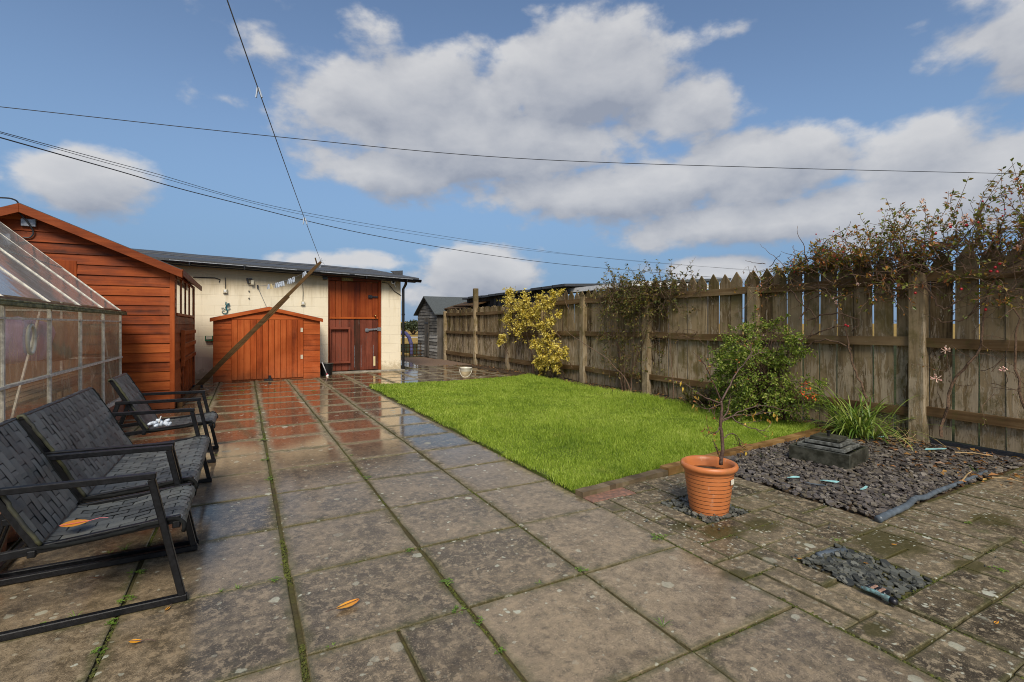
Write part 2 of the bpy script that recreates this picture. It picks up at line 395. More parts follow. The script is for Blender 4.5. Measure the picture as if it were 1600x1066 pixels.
M['leaf_autumn'] = foliage('yellow hanging leaves', [(.42, .26, .03), (.60, .42, .06), (.30, .12, .03)], .3)
M['moss'] = foliage('joint moss', [(.028, .032, .007), (.055, .060, .010), (.10, .115, .016)], 0., .9)
M['straw'] = plain('dry stalks', (.42, .29, .14), .7, var=.4)
M['litter'] = foliage('fallen brown leaves', [(.06, .03, .012), (.17, .08, .03), (.34, .15, .04), (.42, .27, .08)], .1)

def leaf_mat(name, a, b):
    m, g, out = newmat(name); v, r = coords(g, False)
    x = g.n('ShaderNodeSeparateXYZ', {0: v}).outputs[0]
    n = g.noise(v, 40., 5, .6)
    c = g.mix(g.m('ADD', g.m('MULTIPLY', x, 9.), g.m('MULTIPLY', g.m('SUBTRACT', n, .5), .9), clamp=True), a, b)
    principled(g, out, color=c, rough=.4); return m
M['fallen'] = leaf_mat('orange cherry leaf', (.66, .25, .015), (.70, .36, .05))
M['fallen2'] = leaf_mat('yellow orange cherry leaf', (.72, .33, .03), (.62, .10, .03))

def chip_mat(name, cols, rough=.42):
    m, g, out = newmat(name); v, r = coords(g)
    n = g.noise(v, 30., 5, .65)
    c = g.ramp(g.m('ADD', g.m('MULTIPLY', r, .8), g.m('MULTIPLY', n, .25)), [(.08 + .9*i/(len(cols)-1), q) for i, q in enumerate(cols)])
    principled(g, out, color=c, rough=g.fmix(n, rough-.15, rough+.2), normal=g.bump(n, .4, .004)); return m
M['slate_purple'] = chip_mat('plum slate chippings', [(.024, .020, .018), (.066, .056, .050), (.125, .108, .098), (.115, .094, .062), (.28, .25, .215)], .42)
M['slate_green'] = chip_mat('grey green slate chippings', [(.020, .021, .018), (.058, .060, .050), (.105, .107, .088), (.17, .168, .14)], .45)

def pot_mat():
    m, g, out = newmat('terracotta plastic'); v, r = coords(g, False)
    z = g.n('ShaderNodeSeparateXYZ', {0: v}).outputs[2]
    n = g.noise(v, 9., 5, .6)
    ring = g.m('FRACT', g.m('MULTIPLY', z, 1/.0245))
    band = g.m('MULTIPLY', g.ss(ring, .06, .20, 1., 0.), g.m('MULTIPLY', g.m('LESS_THAN', z, .262), g.m('GREATER_THAN', z, .02)))
    col = g.mix(n, (.42, .125, .035), (.60, .205, .065))
    col = g.mix(g.m('MULTIPLY', band, g.ss(g.noise(v, 22., 3), .25, .50, .4, .85)), col, (.09, .028, .009))
    col = g.mix(g.m('MULTIPLY', g.ss(g.noise(v, 7., 6, .7), .52, .70), .45), col, (.27, .13, .05)); col = g.mix(g.m('MULTIPLY', g.ss(g.noise(g.vm('MULTIPLY', v, (1., 1., .5)), 19., 6, .7), .60, .70), .30), col, (.62, .45, .33))
    principled(g, out, color=col, rough=.42, normal=g.bump(g.m('MULTIPLY', band, -1.), .5, .004)); return m
M['pot'] = pot_mat()

def sling_mat():
    m, g, out = newmat('black woven webbing'); v, r = coords(g)
    o = g.n('ShaderNodeTexCoord').outputs['Object']
    rib = g.m('SINE', g.m('MULTIPLY', g.n('ShaderNodeSeparateXYZ', {0: o}).outputs[1], 1500.))
    n = g.noise(o, 13., 6, .7); nf = g.noise(v, 60., 4, .65)
    col = g.mix(r, (.048, .052, .051), (.118, .124, .116))
    col = g.mix(g.m('MULTIPLY', g.ss(n, .58, .72), .5), col, (.085, .085, .045))
    col = g.mix(g.m('MULTIPLY', g.ss(nf, .66, .74), .6), col, (.20, .20, .15))
    principled(g, out, color=col, rough=g.fmix(n, .36, .62), normal=g.bump(g.m('ADD', g.m('MULTIPLY', rib, .3), nf), .35, .002), spec=.5); return m
M['sling'] = sling_mat()
M['slingedge'] = plain('mossy webbing edge', (.050, .050, .018), .7, var=.7, scale=9, bump=.6, c2=(.016, .017, .015))

def cream_wall():
    m, g, out = newmat('cream painted blockwork'); o = g.n('ShaderNodeTexCoord').outputs['Object']
    s3 = g.n('ShaderNodeSeparateXYZ', {0: o})
    v = g.n('ShaderNodeCombineXYZ', {0: g.m('ADD', s3.outputs[0], s3.outputs[1]), 1: s3.outputs[2], 2: 0.}).outputs[0]
    br = g.n('ShaderNodeTexBrick', {'Vector': v, 'Scale': 1., 'Mortar Size': .006, 'Mortar Smooth': .6, 'Brick Width': .45, 'Row Height': .225, 'Color1': (1, 1, 1), 'Color2': (.93, .93, .93), 'Mortar': (.0, .0, .0)})
    z = s3.outputs[2]
    n = g.noise(o, 2.2, 5, .6); n2 = g.noise(o, 14., 7, .7); n3 = g.noise(g.vm('MULTIPLY', o, (9., 9., 1.2)), 1., 5, .6)
    col = g.mix(n, (.70, .61, .44), (.82, .73, .56))
    col = g.mix(g.m('MULTIPLY', g.ss(n3, .55, .75), .30), col, (.50, .40, .24))
    col = g.mix(g.m('MULTIPLY', g.m('SUBTRACT', 1., br.outputs['Color']), .09), col, (.36, .28, .18))
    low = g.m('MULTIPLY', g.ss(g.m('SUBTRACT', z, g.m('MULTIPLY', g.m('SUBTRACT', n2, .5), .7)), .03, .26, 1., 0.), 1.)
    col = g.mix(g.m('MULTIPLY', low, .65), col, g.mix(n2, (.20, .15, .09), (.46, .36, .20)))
    spots = g.m('MULTIPLY', g.ss(n2, .69, .72), g.ss(z, 0., 1.3, 1., .12))
    col = g.mix(spots, col, (.12, .08, .05))
    # shade below the eaves, painted into the top of the wall
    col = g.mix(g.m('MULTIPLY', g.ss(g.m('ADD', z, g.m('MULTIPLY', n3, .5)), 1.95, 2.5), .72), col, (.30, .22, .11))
    h = g.m('ADD', g.m('MULTIPLY', br.outputs['Color'], .8), g.m('MULTIPLY', n2, .45))
    principled(g, out, color=col, rough=.75, normal=g.bump(h, .5, .008), spec=.3); return m
M['creamwall'] = cream_wall()

def pane_mat(name, tint, dirt, dirtc, refl=.22):
    m, g, out = newmat(name); v, r = coords(g)
    n = g.noise(g.vm('MULTIPLY', v, (6., 6., 1.5)), 1.6, 6, .68, .5); n2 = g.noise(v, 26., 4, .6); n3 = g.noise(v, 5., 3, .5, 1.2)
    f = g.m('ADD', dirt-.10, g.m('MULTIPLY', g.ss(n, .42, .72), .32), clamp=True)
    f = g.m('ADD', f, g.m('MULTIPLY', g.ss(n3, .66, .70), .30), clamp=True)
    f = g.m('ADD', f, g.m('MULTIPLY', g.ss(n2, .66, .72), .35), clamp=True)
    tr = g.n('ShaderNodeBsdfTransparent', {0: tint}); di = g.n('ShaderNodeBsdfDiffuse', {0: g.mix(n2, dirtc, tuple(x*.6 for x in dirtc))})
    tl = g.n('ShaderNodeBsdfTranslucent', {0: dirtc})
    dd = g.n('ShaderNodeMixShader', {0: .4, 1: di.outputs[0], 2: tl.outputs[0]})
    a = g.n('ShaderNodeMixShader', {0: f, 1: tr.outputs[0], 2: dd.outputs[0]})
    fc_ = g.n('ShaderNodeLayerWeight', {0: .5}).outputs['Facing']
    fr = g.m('ADD', .04, g.m('MULTIPLY', g.m('POWER', fc_, 5.), refl), clamp=True)
    gl = g.n('ShaderNodeBsdfGlossy', {0: (1, 1, 1), 1: .06, 'Normal': g.bump(g.noise(v, 2.5, 2, .5), .12, .03)})
    b = g.n('ShaderNodeMixShader', {0: fr, 1: a.outputs[0], 2: gl.outputs[0]})
    g.t.links.new(b.outputs[0], out.inputs[0]); return m
M['pane'] = pane_mat('dirty polycarbonate', (.97, .95, .90), .33, (.80, .70, .52), .38)
M['endpane'] = pane_mat('tan filmed end glazing', (.9, .86, .78), .80, (.52, .42, .28))
M['roofpane'] = pane_mat('milky roof glazing', (.88, .88, .86), .72, (.70, .70, .67), .75)
def reflection_glass_mat():
    m, g, out = newmat('window glass with painted reflection'); v, r = coords(g)
    principled(g, out, color=(.66, .58, .42), rough=.07, spec=1., coat=1., coat_rough=.03, coat_normal=g.bump(g.noise(v, 3., 2), .1, .02)); return m  # cream reflection of the outbuilding wall is painted into the base colour
M['glass'] = reflection_glass_mat()

def turf_mat():
    m, g, out = newmat('lawn soil'); o = g.n('ShaderNodeTexCoord').outputs['Object']
    n = g.noise(o, 3., 6, .6); n2 = g.noise(o, 60., 4, .6)
    col = g.mix(n, (.07, .105, .015), (.12, .16, .03)); col = g.mix(g.ss(n2, .5, .7), col, (.06, .05, .02))
    principled(g, out, color=col, rough=.95, spec=.1); return m
M['turf'] = turf_mat()
def grass_mat():
    m, g, out = newmat('lawn grass'); o = g.n('ShaderNodeTexCoord').outputs['Object']
    r = g.n('ShaderNodeNewGeometry').outputs['Random Per Island']
    big = g.noise(o, .9, 5, .65); mid = g.noise(o, 7., 4, .65)
    f = g.m('ADD', g.m('MULTIPLY', r, .42), g.m('ADD', g.m('MULTIPLY', big, .62), g.m('MULTIPLY', mid, .42))); f = g.m('SUBTRACT', f, .20)
    col = g.ramp(f, [(.22, (.080, .150, .010)), (.45, (.235, .340, .026)), (.70, (.42, .52, .080)), (.95, (.62, .64, .19))])
    dry = g.ss(g.noise(o, 2.3, 6, .7), .56, .68)
    col = g.mix(g.m('MULTIPLY', dry, g.m('MULTIPLY', g.ss(r, .2, .6), .38)), col, (.44, .42, .12))
    dk = g.ss(g.noise(g.vm('ADD', o, (7., 3., 0.)), 1.6, 6, .7), .54, .68)
    col = g.mix(g.m('MULTIPLY', dk, .45), col, (.075, .15, .018))
    b = g.n('ShaderNodeBsdfPrincipled', {'Base Color': col, 'Roughness': .5, 'Specular IOR Level': .3})
    t = g.n('ShaderNodeBsdfTranslucent', {'Color': g.mix(1., col, (1.3, 1.3, .6), 'MULTIPLY')})
    mx = g.n('ShaderNodeMixShader', {0: .35, 1: b.outputs[0], 2: t.outputs[0]}); g.t.links.new(mx.outputs[0], out.inputs[0]); return m
M['grass'] = grass_mat()
def fence_mat():
    m, g, out = newmat('weathered fence pickets'); v, r = coords(g)
    o = g.n('ShaderNodeTexCoord').outputs['Object']; z = g.n('ShaderNodeSeparateXYZ', {0: o}).outputs[2]
    vs = g.vm('MULTIPLY', v, (26., 26., 1.3)); n1 = g.noise(vs, 1., 7, .66, .5); n2 = g.noise(v, 3., 5, .65)
    f = g.m('ADD', g.m('ADD', g.m('MULTIPLY', n1, .75), g.m('MULTIPLY', n2, .4)), g.m('MULTIPLY', g.m('SUBTRACT', r, .5), .34))
    col = g.ramp(f, [(.36, (.034, .020, .008)), (.52, (.140, .095, .045)), (.70, (.29, .215, .120))])
    low = g.ss(g.m('ADD', z, g.m('MULTIPLY', g.m('SUBTRACT', n2, .5), .9)), .45, 1.35, 1., 0.)
    fl = g.ss(g.noise(g.vm('MULTIPLY', v, (15., 15., 3.2)), 1.2, 9, .74, .7), g.fmix(low, .57, .47), g.fmix(low, .60, .50))
    col = g.mix(g.m('MULTIPLY', fl, .62), col, g.mix(n1, (.33, .26, .165), (.54, .45, .33)))
    mo = g.ss(g.m('ADD', g.noise(v, 2.4, 6, .7), g.m('MULTIPLY', g.ss(z, 1.2, 1.9), .06)), .50, .64)
    col = g.mix(g.m('MULTIPLY', mo, .6), col, (.088, .070, .012))
    top = g.ss(z, 1.5, 1.75); col = g.mix(g.m('MULTIPLY', top, .45), col, (.045, .030, .012))
    damp = g.ss(g.m('ADD', z, g.m('MULTIPLY', g.m('SUBTRACT', n1, .5), .25)), .02, .30, 1., 0.); col = g.mix(g.m('MULTIPLY', damp, .35), col, (.05, .04, .018))
    principled(g, out, color=col, rough=.85, normal=g.bump(g.m('ADD', n1, g.m('MULTIPLY', fl, .35)), .8, .006), spec=.2); return m
M['fence'] = fence_mat()
def field_mat():
    m, g, out = newmat('rough autumn field'); o = g.n('ShaderNodeTexCoord').outputs['Object']
    n = g.noise(g.vm('MULTIPLY', o, (.25, .25, .25)), .6, 8, .65); n2 = g.noise(o, 5., 5, .65)
    col = g.ramp(g.m('ADD', g.m('MULTIPLY', n, .7), g.m('MULTIPLY', n2, .4)), [(.3, (.12, .12, .03)), (.5, (.28, .19, .06)), (.75, (.42, .27, .09))])
    principled(g, out, color=col, rough=1., spec=.05, normal=g.bump(n2, .8, .1)); return m
M['field'] = field_mat()
def bed_mat():
    m, g, out = newmat('mossy joint bed'); o = g.n('ShaderNodeTexCoord').outputs['Object']
    n = g.noise(o, 3.2, 5, .65); n2 = g.noise(o, 55., 5, .65)
    col = g.mix(g.ss(n, .38, .62), (.070, .055, .030), (.100, .095, .028)); col = g.mix(g.m('MULTIPLY', n2, .5), col, (.05, .042, .02))
    principled(g, out, color=col, rough=.85, spec=.2, normal=g.bump(n2, 1., .01)); return m
M['bed'] = bed_mat()
M['gravel'] = plain('brown gravel path', (.20, .13, .085), .85, var=.5, scale=60, bump=1., c2=(.10, .065, .04))
M['lane'] = plain('pale lane', (.42, .40, .37), .9)
M['tree_far'] = foliage('distant trees', [(.03, .04, .018), (.06, .075, .03)], .1)

# ------------------------------------------------------------------ world: daylight sky with broken cumulus
SUN_EL, SUN_AZ = 44.0, 202.0     # degrees; azimuth clockwise from +Y (behind the viewer, a little to the left)
def azel(px, py):
    r = _ray(px, py); return math.atan2(r[0], r[1]), math.atan2(r[2], math.hypot(r[0], r[1]))
def build_world():
    w = bpy.data.worlds.new("World"); SC.world = w; w.use_nodes = True
    t = w.node_tree
    for nd in list(t.nodes): t.nodes.remove(nd)
    # cloud density as a function of (azimuth, elevation)
    grp = bpy.data.node_groups.new('cloud_density', 'ShaderNodeTree')
    grp.interface.new_socket('Dir', in_out='INPUT', socket_type='NodeSocketVector')
    grp.interface.new_socket('AE', in_out='INPUT', socket_type='NodeSocketVector')
    grp.interface.new_socket('Density', in_out='OUTPUT', socket_type='NodeSocketFloat')
    q = G(grp); gi = q.n('NodeGroupInput'); go = q.n('NodeGroupOutput')
    sep = q.n('ShaderNodeSeparateXYZ', {0: gi.outputs[1]})
    az, el = sep.outputs[0], sep.outputs[1]
    # cumulus banks: centre (pixel survey), half widths in degrees, weight
    banks = [((690, 150), 15, 5.0, 1.0), ((900, 130), 13, 5.2, 1.0), ((1070, 170), 8, 4.0, .85), ((760, 225), 20, 4.5, .95), ((600, 265), 9, 3.2, .85),
             ((950, 300), 19, 3.2, .95), ((1190, 265), 10, 4.2, 1.0), ((1210, 345), 14, 3.0, .85), ((1440, 235), 8, 3.6, .95), ((1560, 270), 10, 5.5, 1.0), ((1420, 320), 14, 4.0, .9),
             ((125, 278), 5.2, 3.2, .95), ((0, 268), 2.5, 1.6, .6), ((740, 425), 8, 3.2, 1.0), ((560, 408), 11, 1.6, .8), ((800, 350), 5, 1.5, .5),
             ((1130, 420), 7, 1.8, .85), ((1010, 425), 6, 1.3, .6), ((1550, 60), 9, 5.0, .75), ((1600, 130), 6, 4.0, .6), ((590, 55), 8, 3.4, .62), ((430, 75), 4, 2.2, .5), ((1010, 75), 4.5, 2.2, .55), ((740, 15), 5, 2.2, .5),
             ((1130, 50), 6, 2.5, .45), ((650, 460), 6, 2.2, .8), ((850, 20), 9, 1.6, .4), ((1180, 5), 8, 1.6, .4)]
    tot = None
    for (px, py), wa, we, wt in banks:
        a0, e0 = azel(px, py)
        da = q.m('DIVIDE', q.m('SUBTRACT', az, a0), rad(wa)); de = q.m('DIVIDE', q.m('SUBTRACT', el, e0), rad(we))
        r2 = q.m('ADD', q.m('MULTIPLY', da, da), q.m('MULTIPLY', de, de))
        gsn = q.m('MULTIPLY', q.m('EXPONENT', q.m('MULTIPLY', r2, -.75)), wt*(1.16 if wt > .8 else 1.02))
        tot = gsn if tot is None else q.m('MAXIMUM', tot, gsn)
    # beyond the surveyed part of the sky: ordinary broken cloud
    away = q.ss(q.m('ABSOLUTE', q.m('SUBTRACT', az, YAW)), rad(50), rad(75))
    high = q.ss(el, rad(36), rad(50))
    gen = q.m('MULTIPLY', q.m('MAXIMUM', away, high), q.ss(q.noise(gi.outputs[0], 2.1, 4, .55), .42, .62))
    tot = q.m('MAXIMUM', tot, q.m('MULTIPLY', gen, .9))
    d2 = q.vm('MULTIPLY', gi.outputs[0], (1., 1., 1.7))
    n1 = q.noise(d2, 5.2, 6, .52, .15); n2 = q.noise(d2, 15., 7, .55, .1)
    nn = q.m('ADD', q.m('MULTIPLY', n1, .68), q.m('MULTIPLY', n2, .32))
    dens = q.m('ADD', tot, q.m('MULTIPLY', q.m('SUBTRACT', nn, .5), 2.2))
    grp.links.new(dens, go.inputs[0])
    g = G(t)
    gen_ = g.n('ShaderNodeTexCoord').outputs['Generated']
    dirn = g.vm('NORMALIZE', gen_); sp = g.n('ShaderNodeSeparateXYZ', {0: dirn})
    az = g.m('ARCTAN2', sp.outputs[0], sp.outputs[1]); el = g.m('ARCSINE', sp.outputs[2])
    ae = g.n('ShaderNodeCombineXYZ', {0: az, 1: el, 2: 0.}).outputs[0]
    def dens(dv, av):
        nd = g.n('ShaderNodeGroup', node_tree=grp); g.set(nd.inputs[0], dv); g.set(nd.inputs[1], av); return nd.outputs[0]
    d0 = dens(dirn, ae)
    up = dens(g.vm('ADD', dirn, (-.012, -.02, .040)), g.vm('ADD', ae, (-.02, .040, 0.)))
    cover = g.ss(d0, .42, .74)
    lit = g.m('ADD', .5, g.m('MULTIPLY', g.m('SUBTRACT', d0, up), 1.05), clamp=True)
    thick = g.ss(d0, .6, 1.5)
    sky = g.n('ShaderNodeTexSky', sky_type='NISHITA', sun_disc=False, sun_elevation=rad(SUN_EL), sun_rotation=rad(SUN_AZ), air_density=1.0, dust_density=.7, ozone_density=1.6, altitude=30.)
    skyc = g.mix(1., sky.outputs[0], SKY_TINT, 'MULTIPLY')
    hz = g.ss(el, rad(2), rad(26), 1., 0.)
    skyc = g.mix(g.m('MULTIPLY', hz, .85), skyc, (1.42, 2.72, 4.85))
    cl = g.mix(lit, CLOUD_DARK, CLOUD_LIT)
    cl = g.mix(g.m('MULTIPLY', thick, .38), cl, CLOUD_DARK)
    c = g.mix(g.m('MULTIPLY', cover, .93), skyc, cl)
    bg = g.n('ShaderNodeBackground', {0: c, 1: .1}); o = g.n('ShaderNodeOutputWorld'); t.links.new(bg.outputs[0], o.inputs[0])
SKY_TINT = (1.32, 1.34, 1.36); CLOUD_DARK = (3.1, 3.4, 4.1); CLOUD_LIT = (6.7, 6.7, 6.8)
build_world()
SC.world.cycles.sampling_method = 'MANUAL'; SC.world.cycles.sample_map_resolution = 256
sun = bpy.data.lights.new('sun', 'SUN'); sun.energy = 4.0; sun.angle = rad(24); sun.color = (1., .92, .79)
so = bpy.data.objects.new('sun', sun); COL.objects.link(so)
sd = Vector((math.sin(rad(SUN_AZ))*math.cos(rad(SUN_EL)), math.cos(rad(SUN_AZ))*math.cos(rad(SUN_EL)), math.sin(rad(SUN_EL))))
so.rotation_euler = sd.to_track_quat('Z', 'Y').to_euler(); so.location = sd*60

cam = bpy.data.cameras.new('camera'); co = bpy.data.objects.new('camera', cam); COL.objects.link(co); SC.camera = co
cam.sensor_fit = 'HORIZONTAL'; cam.sensor_width = 36; cam.lens = FPX/1600*36; cam.shift_y = -(533-HOR)/1600
cam.clip_start = .05; cam.clip_end = 5000
co.location = (0, 0, EYE); co.rotation_euler = (rad(90), 0, -YAW)
SC.view_settings.view_transform = 'Standard'; SC.view_settings.look = 'None'; SC.view_settings.exposure = 0; SC.view_settings.gamma = 1
SC.render.engine = 'CYCLES'; SC.cycles.max_bounces = 8; SC.cycles.transparent_max_bounces = 24; SC.cycles.use_denoising = True
SC.cycles.sample_clamp_indirect = 4
SC.render.film_transparent = False; SC.cycles.filter_width = 1.0

# ================================================================== THE SETTING
# open field running to the horizon with a low rise far off
def build_ground():
    nx = 60
    xs = [-1500 + 3000*i/nx for i in range(nx+1)]; ys = [-30, -4, 18, 24, 40, 70, 110, 150, 190, 240, 320, 600, 1200, 2600]
    vs = []; fs = []
    for j, y in enumerate(ys):
        for i, x in enumerate(xs):
            z = -.09
            if y > 40: z += 2.4*math.exp(-((y-170)/55)**2)*(1 + .35*mnoise.noise(Vector((x*.006, y*.01, 3.)))) + .8*(y > 600)
            vs.append((x, y, z))
    n = nx+1
    for j in range(len(ys)-1):
        for i in range(nx): fs.append((j*n+i, j*n+i+1, (j+1)*n+i+1, (j+1)*n+i))
    mb = MB(); mb.add(vs, fs); o = mb.build('ground', M['field']); o['kind'] = 'structure'
build_ground()
mb = MB(); mb.box(6.3, 45, -8, 30, -.2, -.06); mb.build('neighbour_lawn', M['underlawn'])['kind'] = 'structure'
mb = MB(); mb.box(-40, 60, 46, 49, -.2, -.05); mb.build('lane', M['lane'])['kind'] = 'structure'
mb = MB(); mb.box(-5, 6.2, -4, 18.2, -.085, -.0115); o = mb.build('joint_bed', M['bed']); o['kind'] = 'structure'

PITS = [(2.36, 2.74, 1.965, 2.36), (2.36, 2.74, 1.04, 1.46)]
def slab_piece(mb, x0, x1, y0, y1, gap=.006, top=0., jit=.003, b=.004):
    gx0, gx1, gy0, gy1 = gap if hasattr(gap, '__len__') else (gap,)*4
    x0 += gx0; x1 -= gx1; y0 += gy0; y1 -= gy1
    z = top + R.uniform(-jit, jit); tx, ty = R.gauss(0, .0040), R.gauss(0, .0040)
    j = lambda: R.uniform(-.003, .003)
    cs = [(x0+j(), y0+j()), (x1+j(), y0+j()), (x1+j(), y1+j()), (x0+j(), y1+j())]
    cx, cy = (x0+x1)/2, (y0+y1)/2
    zt = lambda p: z + (p[0]-cx)*tx + (p[1]-cy)*ty
    # each edge carries extra points so the arris wanders a little
    N = max(2, int((x1-x0)/.12)); ring = []
    for e in range(4):
        a, c = cs[e], cs[(e+1) % 4]
        for k in range(N):
            f = k/N; w = 0 if k == 0 else R.gauss(0, .0016)
            nx_, ny_ = (c[1]-a[1]), -(c[0]-a[0]); L = math.hypot(nx_, ny_)
            ring.append((a[0]+(c[0]-a[0])*f + nx_/L*w, a[1]+(c[1]-a[1])*f + ny_/L*w))
    inner = [(p[0]+(cx-p[0])*b/abs((x1-x0)/2), p[1]+(cy-p[1])*b/abs((y1-y0)/2)) for p in ring]
    n = len(ring); base = len(mb.v)
    mb.v += [(p[0], p[1], zt(p)) for p in inner] + [(p[0], p[1], zt(p)-b*.7) for p in ring] + [(p[0], p[1], top-.04) for p in ring]
    def uvof(i):
        p = mb.v[i]; return ((p[0]-x0)/(x1-x0), (p[1]-y0)/(y1-y0))
    fs = [tuple(range(base, base+n))]
    for i in range(n):
        k = (i+1) % n
        fs.append((base+n+i, base+n+k, base+k, base+i)); fs.append((base+2*n+i, base+2*n+k, base+n+k, base+n+i))
    for f in fs:
        mb.f.append(f); mb.uv += [c for i in f for c in uvof(i)]

XL = [-2.28, -1.66, -1.05, -.44, .178, .795, 1.386, 1.985]
ROW0, ROWH = 1.846, .6215
rows = [ROW0 + ROWH*k for k in range(-6, 18)]
jw = {.178: .0115, .795: .0085, -.44: .0085}        # half widths of the wide mossy joints
mb = MB()
for i in range(len(XL)-1):
    for k in range(len(rows)-1):
        if rows[k] > 12.4: continue
        y0, y1 = rows[k], min(rows[k+1], 12.5)
        if y1-y0 < .1: continue
        gx0, gx1 = jw.get(XL[i], .007), jw.get(XL[i+1], .007); dry = R.choice((.003, .006, .008))
        if i == 4 and k <= 5:
            xm = (.795+.178)/2 + R.uniform(-.02, .03)
            slab_piece(mb, XL[i], xm, y0, y1, (gx0, .006, dry, .006)); slab_piece(mb, xm, XL[i+1], y0, y1, (.006, gx1, dry, .006))
        else: slab_piece(mb, XL[i], XL[i+1], y0, y1, (gx0, gx1, dry, .006))
# yard beyond the lawn
xs2 = [1.985 + .64*i for i in range(9)]; ys2 = [9.40, 10.05, 10.7, 11.35, 12.0, 12.65, 13.3, 13.95, 14.6, 15.25, 15.9, 16.55, 17.2]
for i in range(8):
    for k in range(len(ys2)-1):
        x0, x1, y0, y1 = xs2[i], xs2[i+1], ys2[k], ys2[k+1]
        if x1 > 5.95: continue
        if y0 < 9.5: y0 = 9.36
        if y1 > 12.5 and x0 < 3.55: 
            if y0 > 12.4: continue
            y1 = 12.48
        if y0 > 12.9 and x0 > 4.5 : continue
        slab_piece(mb, x0, x1, y0, y1, .005, top=-.002)
o = mb.build('paving', M['slab']); o['kind'] = 'structure'

# block paving: small mossy units laid in mixed bonds
mb = MB()
def blocks(bx, by, skip, big=.06):
    nx, ny = len(bx)-1, len(by)-1; used = [[False]*ny for _ in range(nx)]
    for j in range(ny):
        for i in range(nx):
            cx, cy = (bx[i]+bx[i+1])/2, (by[j]+by[j+1])/2
            if skip(cx, cy): used[i][j] = True
    for j in range(ny):
        for i in range(nx):
            if used[i][j]: continue
            opts = [(2, 1)]*4 + [(1, 2)]*3 + [(3, 1)] + ([(2, 2), (3, 2), (3, 3)] if R.random() < big*3 else [])
            R.shuffle(opts)
            for w, h in opts + [(1, 1)]:
                if i+w <= nx and j+h <= ny and all(not used[a][c] for a in range(i, i+w) for c in range(j, j+h)): break
            for a in range(i, i+w):
                for c in range(j, j+h): used[a][c] = True
            slab_piece(mb, bx[i], bx[i+w], by[j], by[j+h], R.choice((.002, .003, .004, .007)), jit=.004)
inpit = lambda x, y: any(a < x < b and c < y < d for a, b, c, d in PITS)
bx = [1.985, 2.11, 2.235, 2.36, 2.55, 2.74, 2.87, 3.00, 3.13, 3.27]
by = [-1.0 + .205*i for i in range(10)] + [1.04, 1.25, 1.46, 1.63, 1.80, 1.965, 2.16, 2.36, 2.56, 2.74]
by = sorted(set(round(b, 3) for b in by if b < .9 or b >= 1.04))
blocks(bx, by, lambda x, y: inpit(x, y) or (x < 2.42 and y > 2.5))
bx2 = [3.27 + .205*i for i in range(13)]; by2 = [-1.0 + .205*i for i in range(13)]; by2[-1] = 1.53
blocks(bx2, by2, lambda x, y: False, .22)
o = mb.build('block_paving', M['block']); o['kind'] = 'structure'
mb = MB(); slab_piece(mb, 1.985, 2.36, 2.56, 2.74, .004)
M['redpave'] = plain('worn red paver', (.26, .13, .085), .6, var=.4, scale=30, bump=.4, c2=(.14, .085, .06))
o = mb.build('red_paver', M['redpave']); o['kind'] = 'structure'
mb = MB(); mb.box(4.4, 5.86, 12.9, 17.2, -.05, -.004); mb.build('gravel', M['gravel'])['kind'] = 'structure'
# lawn ground, soil border
LAWN = [(2.0, 2.78), (5.55, 3.16), (5.62, 9.50), (5.3, 9.46), (2.05, 9.33)]
def in_poly(x, y, P):
    c = False
    for i in range(len(P)):
        a, b = P[i], P[i-1]
        if (a[1] > y) != (b[1] > y) and x < (b[0]-a[0])*(y-a[1])/(b[1]-a[1])+a[0]: c = not c
    return c
mb = MB(); mb.prism([(x, y, -.03) for x, y in LAWN], (0, 0, .042)); o = mb.build('lawn_ground', M['turf']); o['kind'] = 'structure'
def soil_sheet(name, x0, x1, y0, y1, z, mat, amp=.02, step=.09):
    nx, ny = max(2, int((x1-x0)/step)), max(2, int((y1-y0)/step)); vs = []; fs = []
    for j in range(ny+1):
        for i in range(nx+1):
            x, y = x0+(x1-x0)*i/nx, y0+(y1-y0)*j/ny; e = 0 if i in (0, nx) or j in (0, ny) else 1
            vs.append((x, y, z + e*amp*(.6+mnoise.noise(Vector((x*3.1, y*3.1, 1.7)))+.5*mnoise.noise(Vector((x*9, y*9, 4.))))))
    for j in range(ny):
        for i in range(nx): fs.append((j*(nx+1)+i, j*(nx+1)+i+1, (j+1)*(nx+1)+i+1, (j+1)*(nx+1)+i))
    m_ = MB(); m_.add(vs, fs); o = m_.build(name, mat, smooth=True); o['kind'] = 'structure'; return o
soil_sheet('soil_border', 5.45, 6.15, 3.1, 12.95, .004, M['soil'], .03)
soil_sheet('soil_bed', 3.27, 6.15, 1.55, 3.22, -.012, M['soil'], .012)
soil_sheet('soil_edge', 5.72, 6.15, -1.2, 1.56, -.010, M['soil'], .02)

